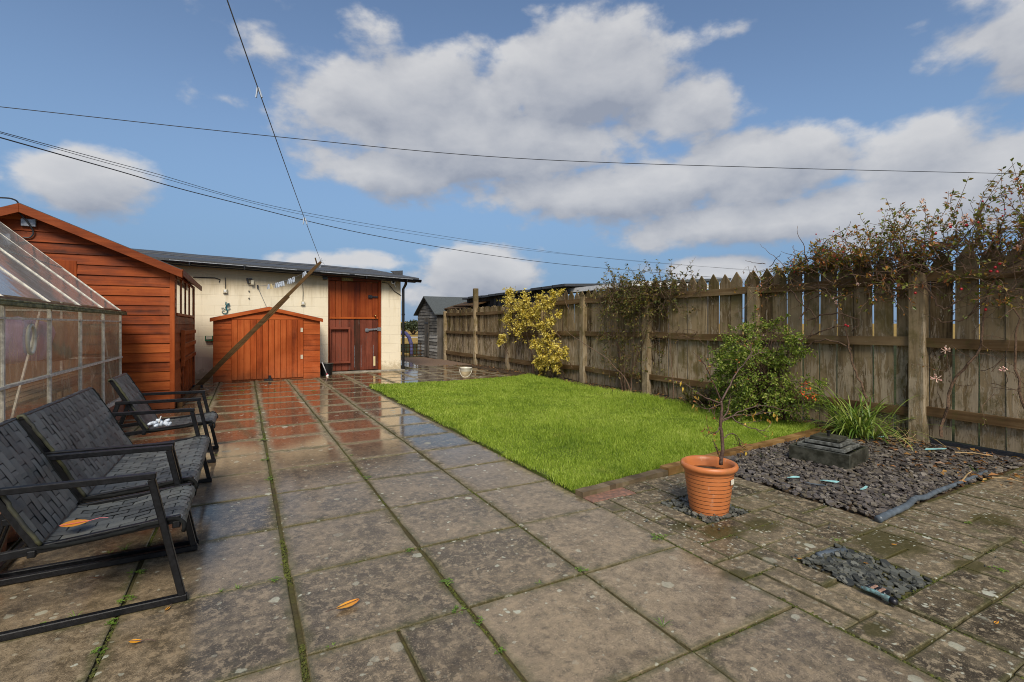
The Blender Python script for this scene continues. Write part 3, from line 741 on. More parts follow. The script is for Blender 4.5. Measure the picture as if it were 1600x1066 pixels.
# lawn grass: one mass of blades, taller than the edging
def build_grass():
    rng = np.random.default_rng(5)
    xs = []; 
    N = 380000
    x = rng.uniform(1.9, 5.75, N*2); y = 2.7 + (9.6-2.7)*rng.random(N*2)**1.55
    keep = np.zeros(len(x), bool)
    P = LAWN; c = np.zeros(len(x), bool)
    wob = .05*np.sin(y*7.3)+.04*np.sin(y*17+1+x*3)+.05*rng.standard_normal(len(y))
    for i in range(len(P)):
        a, b = P[i], P[i-1]
        if a[1] == b[1]: continue
        cond = (a[1] > y) != (b[1] > y); xi = (b[0]-a[0])*(y-a[1])/(b[1]-a[1])+a[0]
        c ^= cond & (x + wob*.4 < xi)
    x, y = x[c][:N], y[c][:N]; n = len(x)
    patch = np.sin(x*2.1+1.3*np.sin(y*1.7))*np.sin(y*1.9+.8*np.sin(x*2.9))
    # bare worn spots
    bare = np.zeros(n)
    for bx_, by_, br in ((2.75, 8.9, .35), (4.9, 4.9, .25), (5.05, 5.6, .22), (5.3, 6.4, .3)):
        bare = np.maximum(bare, np.exp(-(((x-bx_)/br)**2+((y-by_)/(br*.8))**2)))
    k = rng.random(n) > bare*.85; x, y, patch = x[k], y[k], patch[k]; n = len(x)
    edge = np.clip((5.6-x)/.5, 0, 1)
    patch = patch + .8*np.sin(x*6.3+2*np.sin(y*4.1))*np.sin(y*5.7+np.sin(x*5.))
    h = rng.gamma(5, 1/5, n)*(.023 + .008*patch + .016*(1-edge)) ; h = np.clip(h, .012, .085)
    far = np.clip((y-3)/6, 0, 1)
    w = (.0028 + .0045*far)*rng.uniform(.7, 1.3, n)
    a = rng.uniform(0, 2*np.pi, n); lean = rng.gamma(2, .23, n)*h + .004; la = rng.uniform(0, 2*np.pi, n)
    cx, sx_ = np.cos(a)*w/2, np.sin(a)*w/2
    z0 = np.full(n, .010)
    V = np.empty((n, 5, 3), np.float32)
    V[:, 0] = np.stack([x-cx, y-sx_, z0], 1); V[:, 1] = np.stack([x+cx, y+sx_, z0], 1)
    mx, my = x+np.cos(la)*lean*.35, y+np.sin(la)*lean*.35
    V[:, 2] = np.stack([mx+cx*.8, my+sx_*.8, z0+h*.6], 1); V[:, 3] = np.stack([mx-cx*.8, my-sx_*.8, z0+h*.6], 1)
    V[:, 4] = np.stack([x+np.cos(la)*lean, y+np.sin(la)*lean, z0+h*.97], 1)
    me = bpy.data.meshes.new('grass')
    me.vertices.add(n*5); me.vertices.foreach_set('co', V.reshape(-1))
    b = np.arange(n, dtype=np.int32)*5
    loops = np.stack([b, b+1, b+2, b+3, b+3, b+2, b+4], 1).reshape(-1)
    me.loops.add(n*7); me.loops.foreach_set('vertex_index', loops)
    st = np.stack([np.arange(n)*7, np.arange(n)*7+4], 1).reshape(-1).astype(np.int32); tt = np.tile(np.array([4, 3], np.int32), n)
    me.polygons.add(n*2); me.polygons.foreach_set('loop_start', st); me.polygons.foreach_set('loop_total', tt)
    me.update(calc_edges=True); me.materials.append(M['grass'])
    o = bpy.data.objects.new('grass', me); COL.objects.link(o); tag(o, 'short bright green lawn grass beside the fence', 'grass', kind='stuff')
build_grass()

# slate chippings
def chips(name, label, n, place, mat, s0, s1, zfun, tilt=.28):
    mb = MB()
    for _ in range(n):
        x, y = place()
        s = R.uniform(s0, s1)*R.choice((.6, .8, 1, 1, 1.15, 1.5)); k = R.randint(5, 7); a0 = R.random()*6.28; asp = R.uniform(.5, .95)
        nrm = Vector((R.gauss(0, tilt), R.gauss(0, tilt), 1)).normalized(); t = nrm.orthogonal().normalized(); b = nrm.cross(t)
        c = Vector((x, y, zfun(x, y) + R.uniform(0, .014))); th = R.uniform(.004, .009)
        pts = []
        for q in range(k):
            a = a0 + 2*math.pi*q/k + R.uniform(-.3, .3); rr = s*R.uniform(.65, 1.05)
            pts.append(c + t*rr*math.cos(a) + b*rr*asp*math.sin(a))
        mb.prism(pts, nrm*th)
    o = mb.build(name, mat); tag(o, label, 'slate chippings', kind='stuff'); return o
def in_bed():
    while True:
        x, y = R.uniform(3.28, 5.80), R.uniform(1.555, 3.15)
        lim = 2.86 + (x-3.27)*.105
        if y > lim: continue
        if y > 2.76 + R.gauss(0, .05) and x > 5.0: continue
        if x > 5.0 and R.random() < (x-5.0)/1.0: continue
        return x, y
chips('slate_bed', 'bed of plum grey slate chippings round the small fountain', 6200, in_bed, M['slate_purple'], .013, .031, lambda x, y: .002, .15)
def in_rect(p):
    return lambda: (R.uniform(p[0]+.012, p[1]-.012), R.uniform(p[2]+.012, p[3]-.012))
chips('slate_infill', 'dark slate chippings in the square gap under the terracotta pot', 420, in_rect(PITS[0]), M['slate_green'], .010, .022, lambda x, y: -.012, .16)
chips('slate_infill', 'grey green slate chippings in the empty square gap nearest the viewer', 420, in_rect(PITS[1]), M['slate_green'], .012, .027, lambda x, y: -.014, .16)
chips('slate_scatter', 'stray chippings and crumbs on the block paving', 60, lambda: (R.uniform(2.0, 3.27), R.uniform(.9, 2.6)), M['slate_green'], .003, .008, lambda x, y: .003)

# timber edging along the lawn's front and a small return
A0, A1 = Vector((1.98, 2.70, 0)), Vector((5.72, 3.10, 0))
def edging(name, label, f0, f1, mat, z, w, off=0.):
    a, b = A0.lerp(A1, f0), A0.lerp(A1, f1); d = (b-a).normalized(); nrm = Vector((-d.y, d.x, 0))
    mb = MB(); N = 14
    pts = [a.lerp(b, i/N) + nrm*(off + R.gauss(0, .0012)) for i in range(N+1)]
    for i in range(N):
        p, q = pts[i], pts[i+1]; z1, z2 = z + .002*math.sin(i*1.7), z + .002*math.sin((i+1)*1.7)
        mb.hexa([p-nrm*w/2+Vector((0,0,-.03)), q-nrm*w/2+Vector((0,0,-.03)), q+nrm*w/2+Vector((0,0,-.03)), p+nrm*w/2+Vector((0,0,-.03)), p-nrm*w/2+Vector((0,0,z1)), q-nrm*w/2+Vector((0,0,z2)), q+nrm*w/2+Vector((0,0,z2)), p+nrm*w/2+Vector((0,0,z1))])
    o = mb.build(name, mat, loc=a); tag(o, label, 'edging', 'timber edging along the lawn'); return o
edging('timber_edging', 'short grey brown timber edging left of the terracotta pot', .0, .235, M['sleeper_grey'], .032, .075)
edging('timber_edging', 'wet brown timber edging behind the terracotta pot', .238, .58, M['sleeper'], .045, .085, .01)
edging('timber_edging', 'orange brown timber edging running up to the strap leaved plant', .583, .985, M['sleeper'], .040, .090, -.005)

# ================================================================== BUILDINGS
def lap_boards(mb, p0, du, n, z0, z1, h, span, lap=.024, th=.006):
    """horizontal lapped boards on a wall: p0 corner, du along, n outward; span(z) gives (u0, u1)"""
    du, n = Vector(du), Vector(n); z = z0; up = Vector((0, 0, 1))
    while z < z1 - .01:
        zt = min(z+h, z1); a = span(z+.001); b = span(zt-.001)
        if a[1]-a[0] < .02: break
        if b[1] <= b[0]: b = ((a[0]+a[1])/2-.004, (a[0]+a[1])/2+.004)
        P = lambda u, zz, o: Vector(p0) + du*u + n*o + up*zz
        w = R.uniform(-.0015, .0015)
        mb.hexa([P(a[0], z-.012, lap+w), P(a[1], z-.012, lap+w), P(a[1], z-.012, 0), P(a[0], z-.012, 0), P(b[0], zt, th+w), P(b[1], zt, th+w), P(b[1], zt, 0), P(b[0], zt, 0)])
        z = zt

# ---- red garden shed (gable to the viewer)
SY0, SY1, SXR, SXC, SXL = 8.2, 11.3, -.87, -2.38, -3.89
EZ, RZ = 1.90, 2.56
shed = thing('garden_shed', 'large red stained wooden shed with a felt roof behind the greenhouse', 'shed', (-2.38, 9.75, 0))
roofz = lambda x: RZ - (RZ-EZ)*abs(x-SXC)/(SXR-SXC)
mb = MB()
def gspan(z):
    if z <= EZ: return (0, SXR-SXL)
    hw = (SXR-SXC)*(1-(z-EZ)/(RZ-EZ)); return (SXC-SXL-hw, SXC-SXL+hw)
lap_boards(mb, (SXL, SY0, 0), (1, 0, 0), (0, -1, 0), .02, RZ, .128, gspan)
mb.build('gable_wall', M['redwood'], shed)
mb = MB(); mb.add([(SXL+.01, SY0+.02, 0), (SXR-.01, SY0+.02, 0), (SXR-.01, SY0+.02, EZ), (SXC, SY0+.02, RZ), (SXL+.01, SY0+.02, EZ)], [(0, 1, 2, 3, 4)])
mb.box(SXL, SXL+.03, SY0+.03, SY1, 0, EZ); mb.prism([(SXL, SY1, 0), (SXR, SY1, 0), (SXR, SY1, EZ), (SXC, SY1, RZ), (SXL, SY1, EZ)], (0, -.03, 0))
mb.build('wall', M['redwood'], shed)
mb = MB()
lap_boards(mb, (SXR, SY0, 0), (0, 1, 0), (1, 0, 0), .02, 1.28, .128, lambda z: (.03, SY1-SY0))
lap_boards(mb, (SXR, SY0, 0), (0, 1, 0), (1, 0, 0), 1.28, 1.88, .128, lambda z: (.03, .22))
lap_boards(mb, (SXR, SY0, 0), (0, 1, 0), (1, 0, 0), 1.28, 1.88, .128, lambda z: (3.0, 3.1))
mb.box(SXR-.03, SXR-.005, SY0+.03, SY1-.03, 0, 1.27)
mb.build('side_wall', M['redwood_y'], shed)
mb = MB(); mb.box(SXR-.03, SXR+.028, SY0-.03, SY0+.04, 0, 1.89); mb.build('corner_trim', M['redwood_z'], shed, bevel=.004)
mb = MB(); mb.box(SXR-.03, SXR+.026, SY1-.045, SY1+.012, 0, 1.89); mb.build('corner_trim', M['redwood_z'], shed, bevel=.004)
roof = None
th = .035; ovx, yb, yf = .12, SY1+.12, SY0-.15
def slope_quad(side, dz0, dz1, y0, y1, over=.12):
    xe = SXC + side*((SXR-SXC)+over); ze = roofz(SXC + (SXR-SXC)+over)
    return [(SXC, y0, RZ+dz0), (xe, y0, ze+dz0), (xe, y1, ze+dz0), (SXC, y1, RZ+dz0), (SXC, y0, RZ+dz1), (xe, y0, ze+dz1), (xe, y1, ze+dz1), (SXC, y1, RZ+dz1)]
mb = MB()
for sgn in (1, -1): mb.hexa(slope_quad(sgn, .045, .062, yf-.012, yb))
mb.build('roof', M['felt'], shed); roof = SC.objects[-1] if False else [o for o in shed.children if o.name.startswith('roof')][0]
mb = MB()
for sgn in (1, -1): mb.hexa(slope_quad(sgn, .022, .043, yf+.02, yb-.01))
mb.build('roof_boarding', M['redwood_z'], roof)
for sgn in (1, -1):
    mb = MB(); q = slope_quad(sgn, -.055, .052, yf-.035, yf-.013, .13); mb.hexa(q); mb.build('bargeboard', M['barge'], roof, bevel=.003)
mb = MB(); xe = SXR+.115; ze = roofz(SXC+(SXR-SXC)+.115)
mb.box(xe, xe+.022, yf-.012, yb, ze-.03, ze+.058); mb.build('eaves_board', M['barge'], roof, bevel=.003)
# side windows: four panes in one run
wy = [8.44, 9.10, 9.74, 10.40, 11.16]
mb = MB(); X0 = SXR
mb.box(X0-.03, X0+.035, 8.42, 11.20, 1.285, 1.325); mb.box(X0-.03, X0+.026, 8.42, 11.20, 1.845, 1.885)
for y in wy: mb.box(X0-.03, X0+.022, y-.022, y+.022, 1.325, 1.845)
win = mb.build('window_frame', M['redwood_z'], shed, bevel=.003)
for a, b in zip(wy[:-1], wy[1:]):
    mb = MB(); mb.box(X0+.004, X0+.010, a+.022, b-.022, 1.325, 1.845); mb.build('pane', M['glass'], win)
# slatted rack fixed low on the side wall
mb = MB(); X1 = SXR+.022
mb.box(X1, X1+.05, 8.98, 9.05, .52, 1.07)
for z in (1.0, .80, .585): mb.box(X1, X1+.045, 9.05, 11.0, z, z+.065)
for y in (9.06, 9.4, 9.75, 10.1, 10.45, 10.8): mb.box(X1, X1+.026, y, y+.07, .06, .58)
mb.build('slatted_rack', M['redwood_y'], shed, bevel=.003)
# small boarded-up hatch on the gable and the junction box at the apex
mb = MB(); mb.box(-2.32, -1.88, SY0-.028, SY0-.002, 1.52, 1.965); mb.build('hatch', M['redwood_z'], shed, bevel=.003)
mb = MB(); mb.box(-2.40, -2.26, SY0-.06, SY0-.02, 2.36, 2.455); mb.build('junction_box', M['galv'], shed, bevel=.004)

# ---- cream outbuilding with the stable door
BY, BX0, BX1, BYB = 12.50, -4.6, 3.53, 17.4
barn = thing('outbuilding', 'long cream painted block outbuilding with a black eaves gutter and red stable door', 'outbuilding', (-.5, 14.9, 0))
wt = lambda x: 2.44 - .033*(x+1.4)
DX0, DX1, DZ = 1.765, 3.04, 2.235
mb = MB()
def wallp(x0, x1, z0, z1a=None, z1b=None):
    a, b = (z1a if z1a else wt(x0)), (z1b if z1b else wt(x1))
    mb.hexa([(x0, BY, z0), (x1, BY, z0), (x1, BY+.16, z0), (x0, BY+.16, z0), (x0, BY, a), (x1, BY, b), (x1, BY+.16, b), (x0, BY+.16, a)])
wallp(BX0, DX0, -.02); wallp(DX1, BX1, -.02)
mb.hexa([(BX1-.16, BY+.16, -.02), (BX1, BY+.16, -.02), (BX1, BYB, -.02), (BX1-.16, BYB, -.02), (BX1-.16, BY+.16, wt(BX1)), (BX1, BY+.16, wt(BX1)), (BX1, BYB, wt(BX1)+.68), (BX1-.16, BYB, wt(BX1)+.68)])
mb.box(BX0, BX1-.16, BYB-.16, BYB, -.02, 2.9)
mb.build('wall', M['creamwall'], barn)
mb = MB(); mb.box(DX0, DX1, BY+.02, BY+.16, DZ, 2.31); mb.build('lintel', M['door_low'], barn)
# roof: felted mono-pitch rising to the back, uneven edge
def rz(x, y): return wt(x) + .09 + (y-BY+.25)*.142
mb = MB(); nxr = 24
xs = [BX0-.3 + (3.93-BX0+.3)*i/nxr for i in range(nxr+1)]
top = []; 
for j, y in enumerate((BY-.27, BY+.9, BY+2.5, BYB+.2)):
    for x in xs: top.append((x, y, rz(x, y) + .012*mnoise.noise(Vector((x*1.3, y, 2.)))))
n = nxr+1; fs = [(j*n+i, j*n+i+1, (j+1)*n+i+1, (j+1)*n+i) for j in range(3) for i in range(nxr)]
vs = top + [(x, y, z-.06) for x, y, z in top]; N4 = len(top)
fs += [tuple(N4+k for k in reversed(f)) for f in fs]
fs += [(i+N4, i+1+N4, i+1, i) for i in range(nxr)] + [((j+1)*n-1+N4, (j+2)*n-1+N4, (j+2)*n-1, (j+1)*n-1) for j in range(3)]
mb.add(vs, fs); roofb = mb.build('roof', M['felt'], barn)
mb = MB(); mb.prism([(3.70, BY+1.2, rz(3.7, BY+1.2)), (3.93, BY+1.2, rz(3.93, BY+1.2)), (3.93, BY+1.2, rz(3.93, BY+1.2)+.13), (3.58, BY+1.2, rz(3.6, BY+1.2)+.085)], (0, .03, 0)); mb.build('roof_batten', M['felt'], roofb)
for k in range(2):
    y = BY+1.6+k*1.4
    mb = MB(); mb.tube([(x, y, rz(x, y)+.012*mnoise.noise(Vector((x*1.3, y, 2.)))+.004) for x in xs], .012, 5); mb.build('felt_lap', M['felt'], roofb)
mb = MB(); mb.hexa([(BX0-.3, BY-.21, wt(BX0)-.035), (3.86, BY-.21, wt(3.86)-.035), (3.86, BY-.17, wt(3.86)-.035), (BX0-.3, BY-.17, wt(BX0)-.035), (BX0-.3, BY-.21, wt(BX0)+.045), (3.86, BY-.21, wt(3.86)+.045), (3.86, BY-.17, wt(3.86)+.045), (BX0-.3, BY-.17, wt(BX0)+.045)])
mb.hexa([(BX0-.3, BY-.17, wt(BX0)-.012), (3.86, BY-.17, wt(3.86)-.012), (3.86, BY+.02, wt(3.86)+.006), (BX0-.3, BY+.02, wt(BX0)+.006), (BX0-.3, BY-.17, wt(BX0)-.002), (3.86, BY-.17, wt(3.86)-.002), (3.86, BY+.02, wt(3.86)+.014), (BX0-.3, BY+.02, wt(BX0)+.014)])
mb.build('fascia', M['black'], barn)
# half-round gutter
mb = MB(); vs = []; fs = []; K = 8; gxs = [BX0-.3, 3.98]
for x in gxs:
    for k in range(K+1):
        a = math.pi + math.pi*k/K; vs.append((x, BY-.275+.062*math.cos(a), wt(x)+.035+.062*math.sin(a)))
for k in range(K): fs.append((k, k+1, K+1+k+1, K+1+k))
fs.append(tuple(range(K, -1, -1))); fs.append(tuple(range(K+1, 2*K+2))); mb.add(vs, fs)
mb.tube([(BX0-.3, BY-.335, wt(BX0)+.035), (3.98, BY-.335, wt(3.98)+.035)], .008, 6)
gut = mb.build('gutter', M['black'], barn, smooth=True)
M['bright'] = plain('worn grey gutter lip', (.36, .37, .38), .35, metal=.3, var=.3)
for a, b in ((-1.35, -.02), (.03, 1.05), (1.55, 2.2), (2.32, 3.75)):
    mb = MB(); mb.bar((a, BY-.346, wt(a)+.040), (b, BY-.346, wt(b)+.040), .006, .014); mb.build('gutter_lip', M['bright'], gut)
for x in (-1.0, .0, 1.3, 2.6, 3.6):
    mb = MB(); mb.box(x-.015, x+.015, BY-.352, BY-.20, wt(x)-.035, wt(x)-.028); mb.box(x-.012, x+.012, BY-.352, BY-.346, wt(x)-.03, wt(x)+.03); mb.build('bracket', M['black'], gut)
mb = MB(); mb.tube([(3.60, BY-.25, wt(3.6)-.02), (3.60, BY-.20, wt(3.6)-.10), (3.585, BY-.045, wt(3.6)-.2), (3.585, BY-.045, .02)], .034, 12)
for z in (.5, 1.4): mb.tube([(3.585, BY-.045, z), (3.585, BY-.045, z+.04)], .041, 12)
mb.build('downpipe', M['black'], barn, smooth=True, angle=.6)
mb = MB(); mb.box(DX0-.02, DX1+.55, BY-.22, BY+.03, -.03, .022); mb.build('door_sill', M['concrete'], barn, bevel=.006)
# door frame and leaves
for a, b in ((DX0, DX0+.035), (DX1-.06, DX1)):
    mb = MB(); mb.box(a, b, BY+.06, BY+.155, .02, DZ); mb.build('door_jamb', M['door_up'], barn, bevel=.003)
def leaf_boards(name, x0, x1, z0, z1, y, nb, mat, par):
    mb = MB(); w = (x1-x0)/nb
    for i in range(nb): mb.box(x0+i*w+.003, x0+(i+1)*w-.003, y+R.uniform(-.002, .002), y+.035, z0, z1)
    return mb.build(name, mat, par, bevel=.003)
up = leaf_boards('upper_door', DX0+.037, DX1-.063, 1.32, DZ-.01, BY+.11, 8, M['door_up'], barn)
mb = MB(); mb.box(DX0+.045, DX1-.065, BY+.085, BY+.107, 1.30, 1.345); mb.build('weather_rail', M['redwood'], up, bevel=.003)
z = 1.86
mb = MB(); mb.box(2.80, 2.97, BY+.08, BY+.106, z-.018, z+.018); mb.box(2.73, 2.83, BY+.075, BY+.106, z-.04, z+.04); mb.tube([(2.77, BY+.06, z), (2.77, BY+.08, z)], .022, 10); mb.build('latch', M['steel'], up, bevel=.003)
mb = MB(); c = (2.895, BY+.02, 1.385); mb.tube([(c[0], BY+.005, c[2]), (c[0], BY+.02, c[2]), (c[0], BY+.11, c[2])], [.016, .024, .02], 10); mb.build('knob', M['brass'], up, smooth=True)
lo = leaf_boards('lower_door', DX0+.037, DX1-.063, .03, 1.295, BY+.112, 8, M['door_low'], barn)
mb = MB()
for z0 in (1.045, .215): mb.box(DX0+.045, 2.29, BY+.03, BY+.11, z0, z0+.05)
mb.box(2.245, 2.29, BY+.03, BY+.11, .265, 1.045); mb.box(DX0+.045, DX0+.075, BY+.03, BY+.11, .265, 1.045); mb.build('ledged_panel', M['door_low'], lo, bevel=.003)
mb = MB(); z = 1.03; mb.tube([(2.70, BY+.105, z-.01), (2.70, BY+.085, z-.01)], .05, 14); mb.tube([(2.70, BY+.085, z-.01), (2.70, BY+.07, z-.01)], .03, 12); mb.bar((2.70, BY+.09, z), (3.0, BY+.09, z+.02), .025, .045); mb.box(2.95, 3.035, BY+.04, BY+.07, z-.03, z+.06); mb.build('bolt', M['galv'], lo, bevel=.002)
mb = MB(); mb.box(2.86, 2.91, BY+.104, BY+.111, .12, .36); mb.build('repair_plate', M['woodpeg'], lo)
for x, zt in ((2.405, 1.28), (2.56, 1.28), (2.86, 1.28)):
    mb = MB(); mb.box(x-.005, x+.004, BY+.106, BY+.113, .1, zt*.5); mb.build('worn_strip', M['galv'], lo)
# little plate over the door with raised letters
plate = MB(); plate.box(2.075, 2.345, BY-.02, BY-.008, 2.225, 2.325); plate = plate.build('number_plate', plain('old yellow plate', (.22, .16, .03), .5, var=.4), barn, bevel=.003)
fc = bpy.data.curves.new('plate_letters', 'FONT'); fc.body = 'LFEI'; fc.resolution_u = 2; fc.size = .085; fc.extrude = .003; fc.align_x = 'CENTER'; fc.align_y = 'CENTER'; fc.space_character = 1.25
fo = bpy.data.objects.new('plate_letters', fc); COL.objects.link(fo); fo.parent = plate; fo.location = Vector((2.21, BY-.0235, 2.275)) - origin_of(plate); fo.rotation_euler = (rad(90), 0, 0); 
lm_ = bpy.data.meshes.new_from_object(fo); lo2 = bpy.data.objects.new('plate_letters', lm_); COL.objects.link(lo2); lo2.parent = plate; lo2.location = fo.location; lo2.rotation_euler = fo.rotation_euler
bpy.data.objects.remove(fo); lo2.name = 'plate_letters'; lm_.materials.clear(); lm_.materials.append(plain('plate letters', (.42, .36, .18), .5))
# lamps and boxes on the front wall
def wallbox(name, px, py, w, h, d, mat, par=barn):
    p = on_y(px, py, BY); mb = MB(); mb.box(p.x-w/2, p.x+w/2, BY-d, BY-.001, p.z-h/2, p.z+h/2); return mb.build(name, mat, par, bevel=.005)
fl = wallbox('flood_light', 507.5, 434.5, .10, .085, .10, M['black']); p = on_y(507.5, 434, BY)
mb = MB(); mb.box(p.x-.05, p.x+.05, BY-.115, BY-.02, p.z+.045, p.z+.06); mb.build('flood_light_cover', M['whiteplastic'], fl)
def pull_switch(px, py, py_top):
    b = wallbox('pull_switch', px, py, .085, .095, .05, M['cream']); a, c = on_y(px, py-3, BY), on_y(px, py_top, BY)
    mb = MB(); mb.tube([(a.x, BY-.025, a.z), (a.x+.005, BY-.02, (a.z+c.z)/2), (c.x, BY-.012, c.z)], .006, 5); mb.build('cord', M['steel'], b)
    mb = MB(); mb.box(a.x-.02, a.x+.02, BY-.062, BY-.05, a.z-.06, a.z-.02); mb.build('rocker', M['whiteplastic'], b)
pull_switch(352, 455, 434); pull_switch(473, 474, 444)
lt = wallbox('wall_lamp', 394.5, 442, .055, .10, .09, M['cream']); p = on_y(390, 439, BY)
mb = MB(); mb.tube([(p.x-.05, BY-.03, p.z+.05), (p.x-.03, BY-.05, p.z-.06), (p.x+.02, BY-.06, p.z-.05)], .018, 8); mb.box(p.x-.02, p.x+.05, BY-.05, BY-.001, p.z+.03, p.z+.055); mb.build('lamp_arm', M['steel'], lt)
hk = wallbox('line_hook', 402.5, 448, .03, .075, .05, M['steel']); p = on_y(402.5, 449, BY); q2 = on_y(416, 472, BY)
mb = MB(); mb.tube([(p.x, BY-.05, p.z), ((p.x+q2.x)/2-.02, BY-.03, (p.z+q2.z)/2), (q2.x, BY-.012, q2.z-.1)], .005, 5); mb.build('cord', M['line'], hk)
p = on_y(344, 437, BY); mb = MB(); mb.tube([(p.x-.5, BY-.012, p.z+.03), (p.x-.1, BY-.012, p.z+.03), (p.x, BY-.014, p.z), (p.x-.02, BY-.014, p.z-.06)], .010, 6); mb.build('cable_run', M['steel'], barn)
p = on_y(389, 455, BY); mb = MB(); mb.box(p.x-.012, p.x+.012, BY-.03, BY-.001, p.z-.01, p.z+.01); mb.build('wall_clip', M['steel'], barn); mb = MB(); mb.box(p.x-.012, p.x+.012, BY-.03, BY-.001, p.z-.17, p.z-.15); mb.build('wall_clip', M['steel'], barn)
gb = wallbox('meter_box', 327, 529, .15, .115, .07, M['greenbox']); p = on_y(327, 528, BY); mb = MB(); mb.box(p.x-.055, p.x+.055, BY-.078, BY-.07, p.z-.03, p.z+.035); mb.build('meter_face', M['lidwhite'], gb)
p = on_y(613, 441, BY); mb = MB()
mb.tube([(p.x, BY-.001, p.z), (p.x, BY-.05, p.z), (p.x, BY-.10, p.z-.005)], [.04, .035, .055], 14); hn = mb.build('wall_camera', M['whiteplastic'], barn, smooth=True, angle=.6)
mb = MB(); mb.tube([(p.x, BY-.101, p.z-.005), (p.x, BY-.104, p.z-.005)], .032, 12); mb.build('lens', M['steel'], hn)
mb = MB(); mb.bar((p.x+.03, BY-.05, p.z-.02), (p.x+.07, BY-.05, p.z-.13), .014, .014); mb.build('mount', M['whiteplastic'], hn)
p1, p2 = on_y(606, 443, BY), on_y(625, 462, BY); mb = MB(); mb.tube([(p1.x-.15, BY-.01, p1.z+.02), (p1.x, BY-.015, p1.z), ((p1.x+p2.x)/2, BY-.02, (p1.z+p2.z)/2-.04), (p2.x+.03, BY-.015, p2.z)], .008, 6); mb.build('cable_run', M['steel'], barn)

# ---- gecko ornament
mb = MB(); gp = lambda u, v: on_y(320+u/8, 400+v/8, BY) + Vector((0, -.02, 0))
mb.tube([gp(308, 592), gp(290, 602), gp(272, 616), gp(266, 645), gp(274, 672), gp(284, 692), (gp(276, 712)), gp(255, 722), gp(230, 718), gp(215, 703), gp(220, 687), gp(236, 682), gp(247, 690)], [.008, .018, .011, .018, .016, .012, .010, .009, .008, .007, .006, .006, .005], 8)
for L in ([(276, 618), (258, 606), (264, 582)], [(270, 628), (292, 632), (310, 624)], [(268, 662), (244, 668), (236, 650), (216, 654)], [(276, 668), (296, 678), (298, 660), (312, 662)]):
    mb.tube([gp(*q) for q in L], [.008, .007] + [.007]*(len(L)-2), 6)
    e = gp(*L[-1])
    for k in range(4):
        a = R.uniform(0, .4) + k*1.3; mb.tube([e, e + Vector((math.cos(a)*.022, 0, math.sin(a)*.022))], [.005, .003], 5)
o = mb.build('wall_gecko', M['gecko'], loc=gp(266, 645), smooth=True); tag(o, 'teal metal gecko ornament with a curled tail on the cream wall', 'wall ornament')

# ---- low red storage shed with double doors
QX0, QX1, QY0, QY1, QE, QR = -.55, 1.456, 11.505, 12.42, 1.27, 1.50
stor = thing('storage_shed', 'low orange red storage shed with double doors against the cream wall', 'shed', (.45, 12, 0))
qc = (QX0+QX1)/2; hw = (QX1-QX0)/2; DL, DR_ = -.235, 1.12
mb = MB()
lap_boards(mb, (QX0, QY0, 0), (1, 0, 0), (0, -1, 0), .015, QE, .118, lambda z: (0, DL-QX0), .014)
lap_boards(mb, (QX0, QY0, 0), (1, 0, 0), (0, -1, 0), .015, QE, .118, lambda z: (DR_-QX0, QX1-QX0), .014)
lap_boards(mb, (QX0, QY0, 0), (1, 0, 0), (0, -1, 0), QE, QR-.01, .10, lambda z: (hw*(z-QE)/(QR-QE), 2*hw-hw*(z-QE)/(QR-QE)), .014)
mb.box(QX0, QX1, QY0+.001, QY0+.02, 0, QE)
for x in (QX0, QX1-.02): mb.box(x, x+.02, QY0+.02, QY1, 0, QE)
mb.box(QX0, QX1, QY1-.02, QY1, 0, QE); mb.build('wall', M['box_x'], stor)
def sq(sgn, dz0, dz1, y0, y1, over):
    xe = qc+sgn*(hw+over); ze = QE - (QR-QE)*over/hw
    return [(qc, y0, QR+dz0), (xe, y0, ze+dz0), (xe, y1, ze+dz0), (qc, y1, QR+dz0), (qc, y0, QR+dz1), (xe, y0, ze+dz1), (xe, y1, ze+dz1), (qc, y1, QR+dz1)]
mb = MB()
for sgn in (1, -1): mb.hexa(sq(sgn, .012, .034, QY0-.05, QY1, .05))
rf = mb.build('roof', M['felt_green'], stor)
for sgn in (1, -1):
    mb = MB(); mb.hexa(sq(sgn, -.045, .028, QY0-.075, QY0-.052, .055)); mb.build('bargeboard', M['box_x'], rf, bevel=.003)
dm = (DL+DR_)/2
for nm, x0, x1 in (('door', DL+.004, dm-.003), ('door', dm+.003, DR_-.004)):
    d = leaf_boards(nm, x0, x1, .03, QE-.012, QY0-.028, 6, M['box_z'], stor)
    hx = x0+.02 if x0 < dm-.1 else x1-.055
    for z in (.42, 1.0) if x0 > dm-.1 else ():
        mb = MB(); mb.box(hx, hx+.045, QY0-.036, QY0-.0285, z, z+.09); mb.build('hinge', M['cream'], d)
mb = MB(); mb.box(DL, DR_, QY0-.034, QY0-.012, QE-.008, QE+.085); mb.build('door_head', M['box_x'], stor, bevel=.003)
mb = MB(); mb.box(.36, .52, QY0-.10, QY0-.04, .0, .03); mb.box(.44, .485, QY0-.10, QY0-.04, .03, .10); mb.build('door_bolt', M['steel'], stor, bevel=.003)

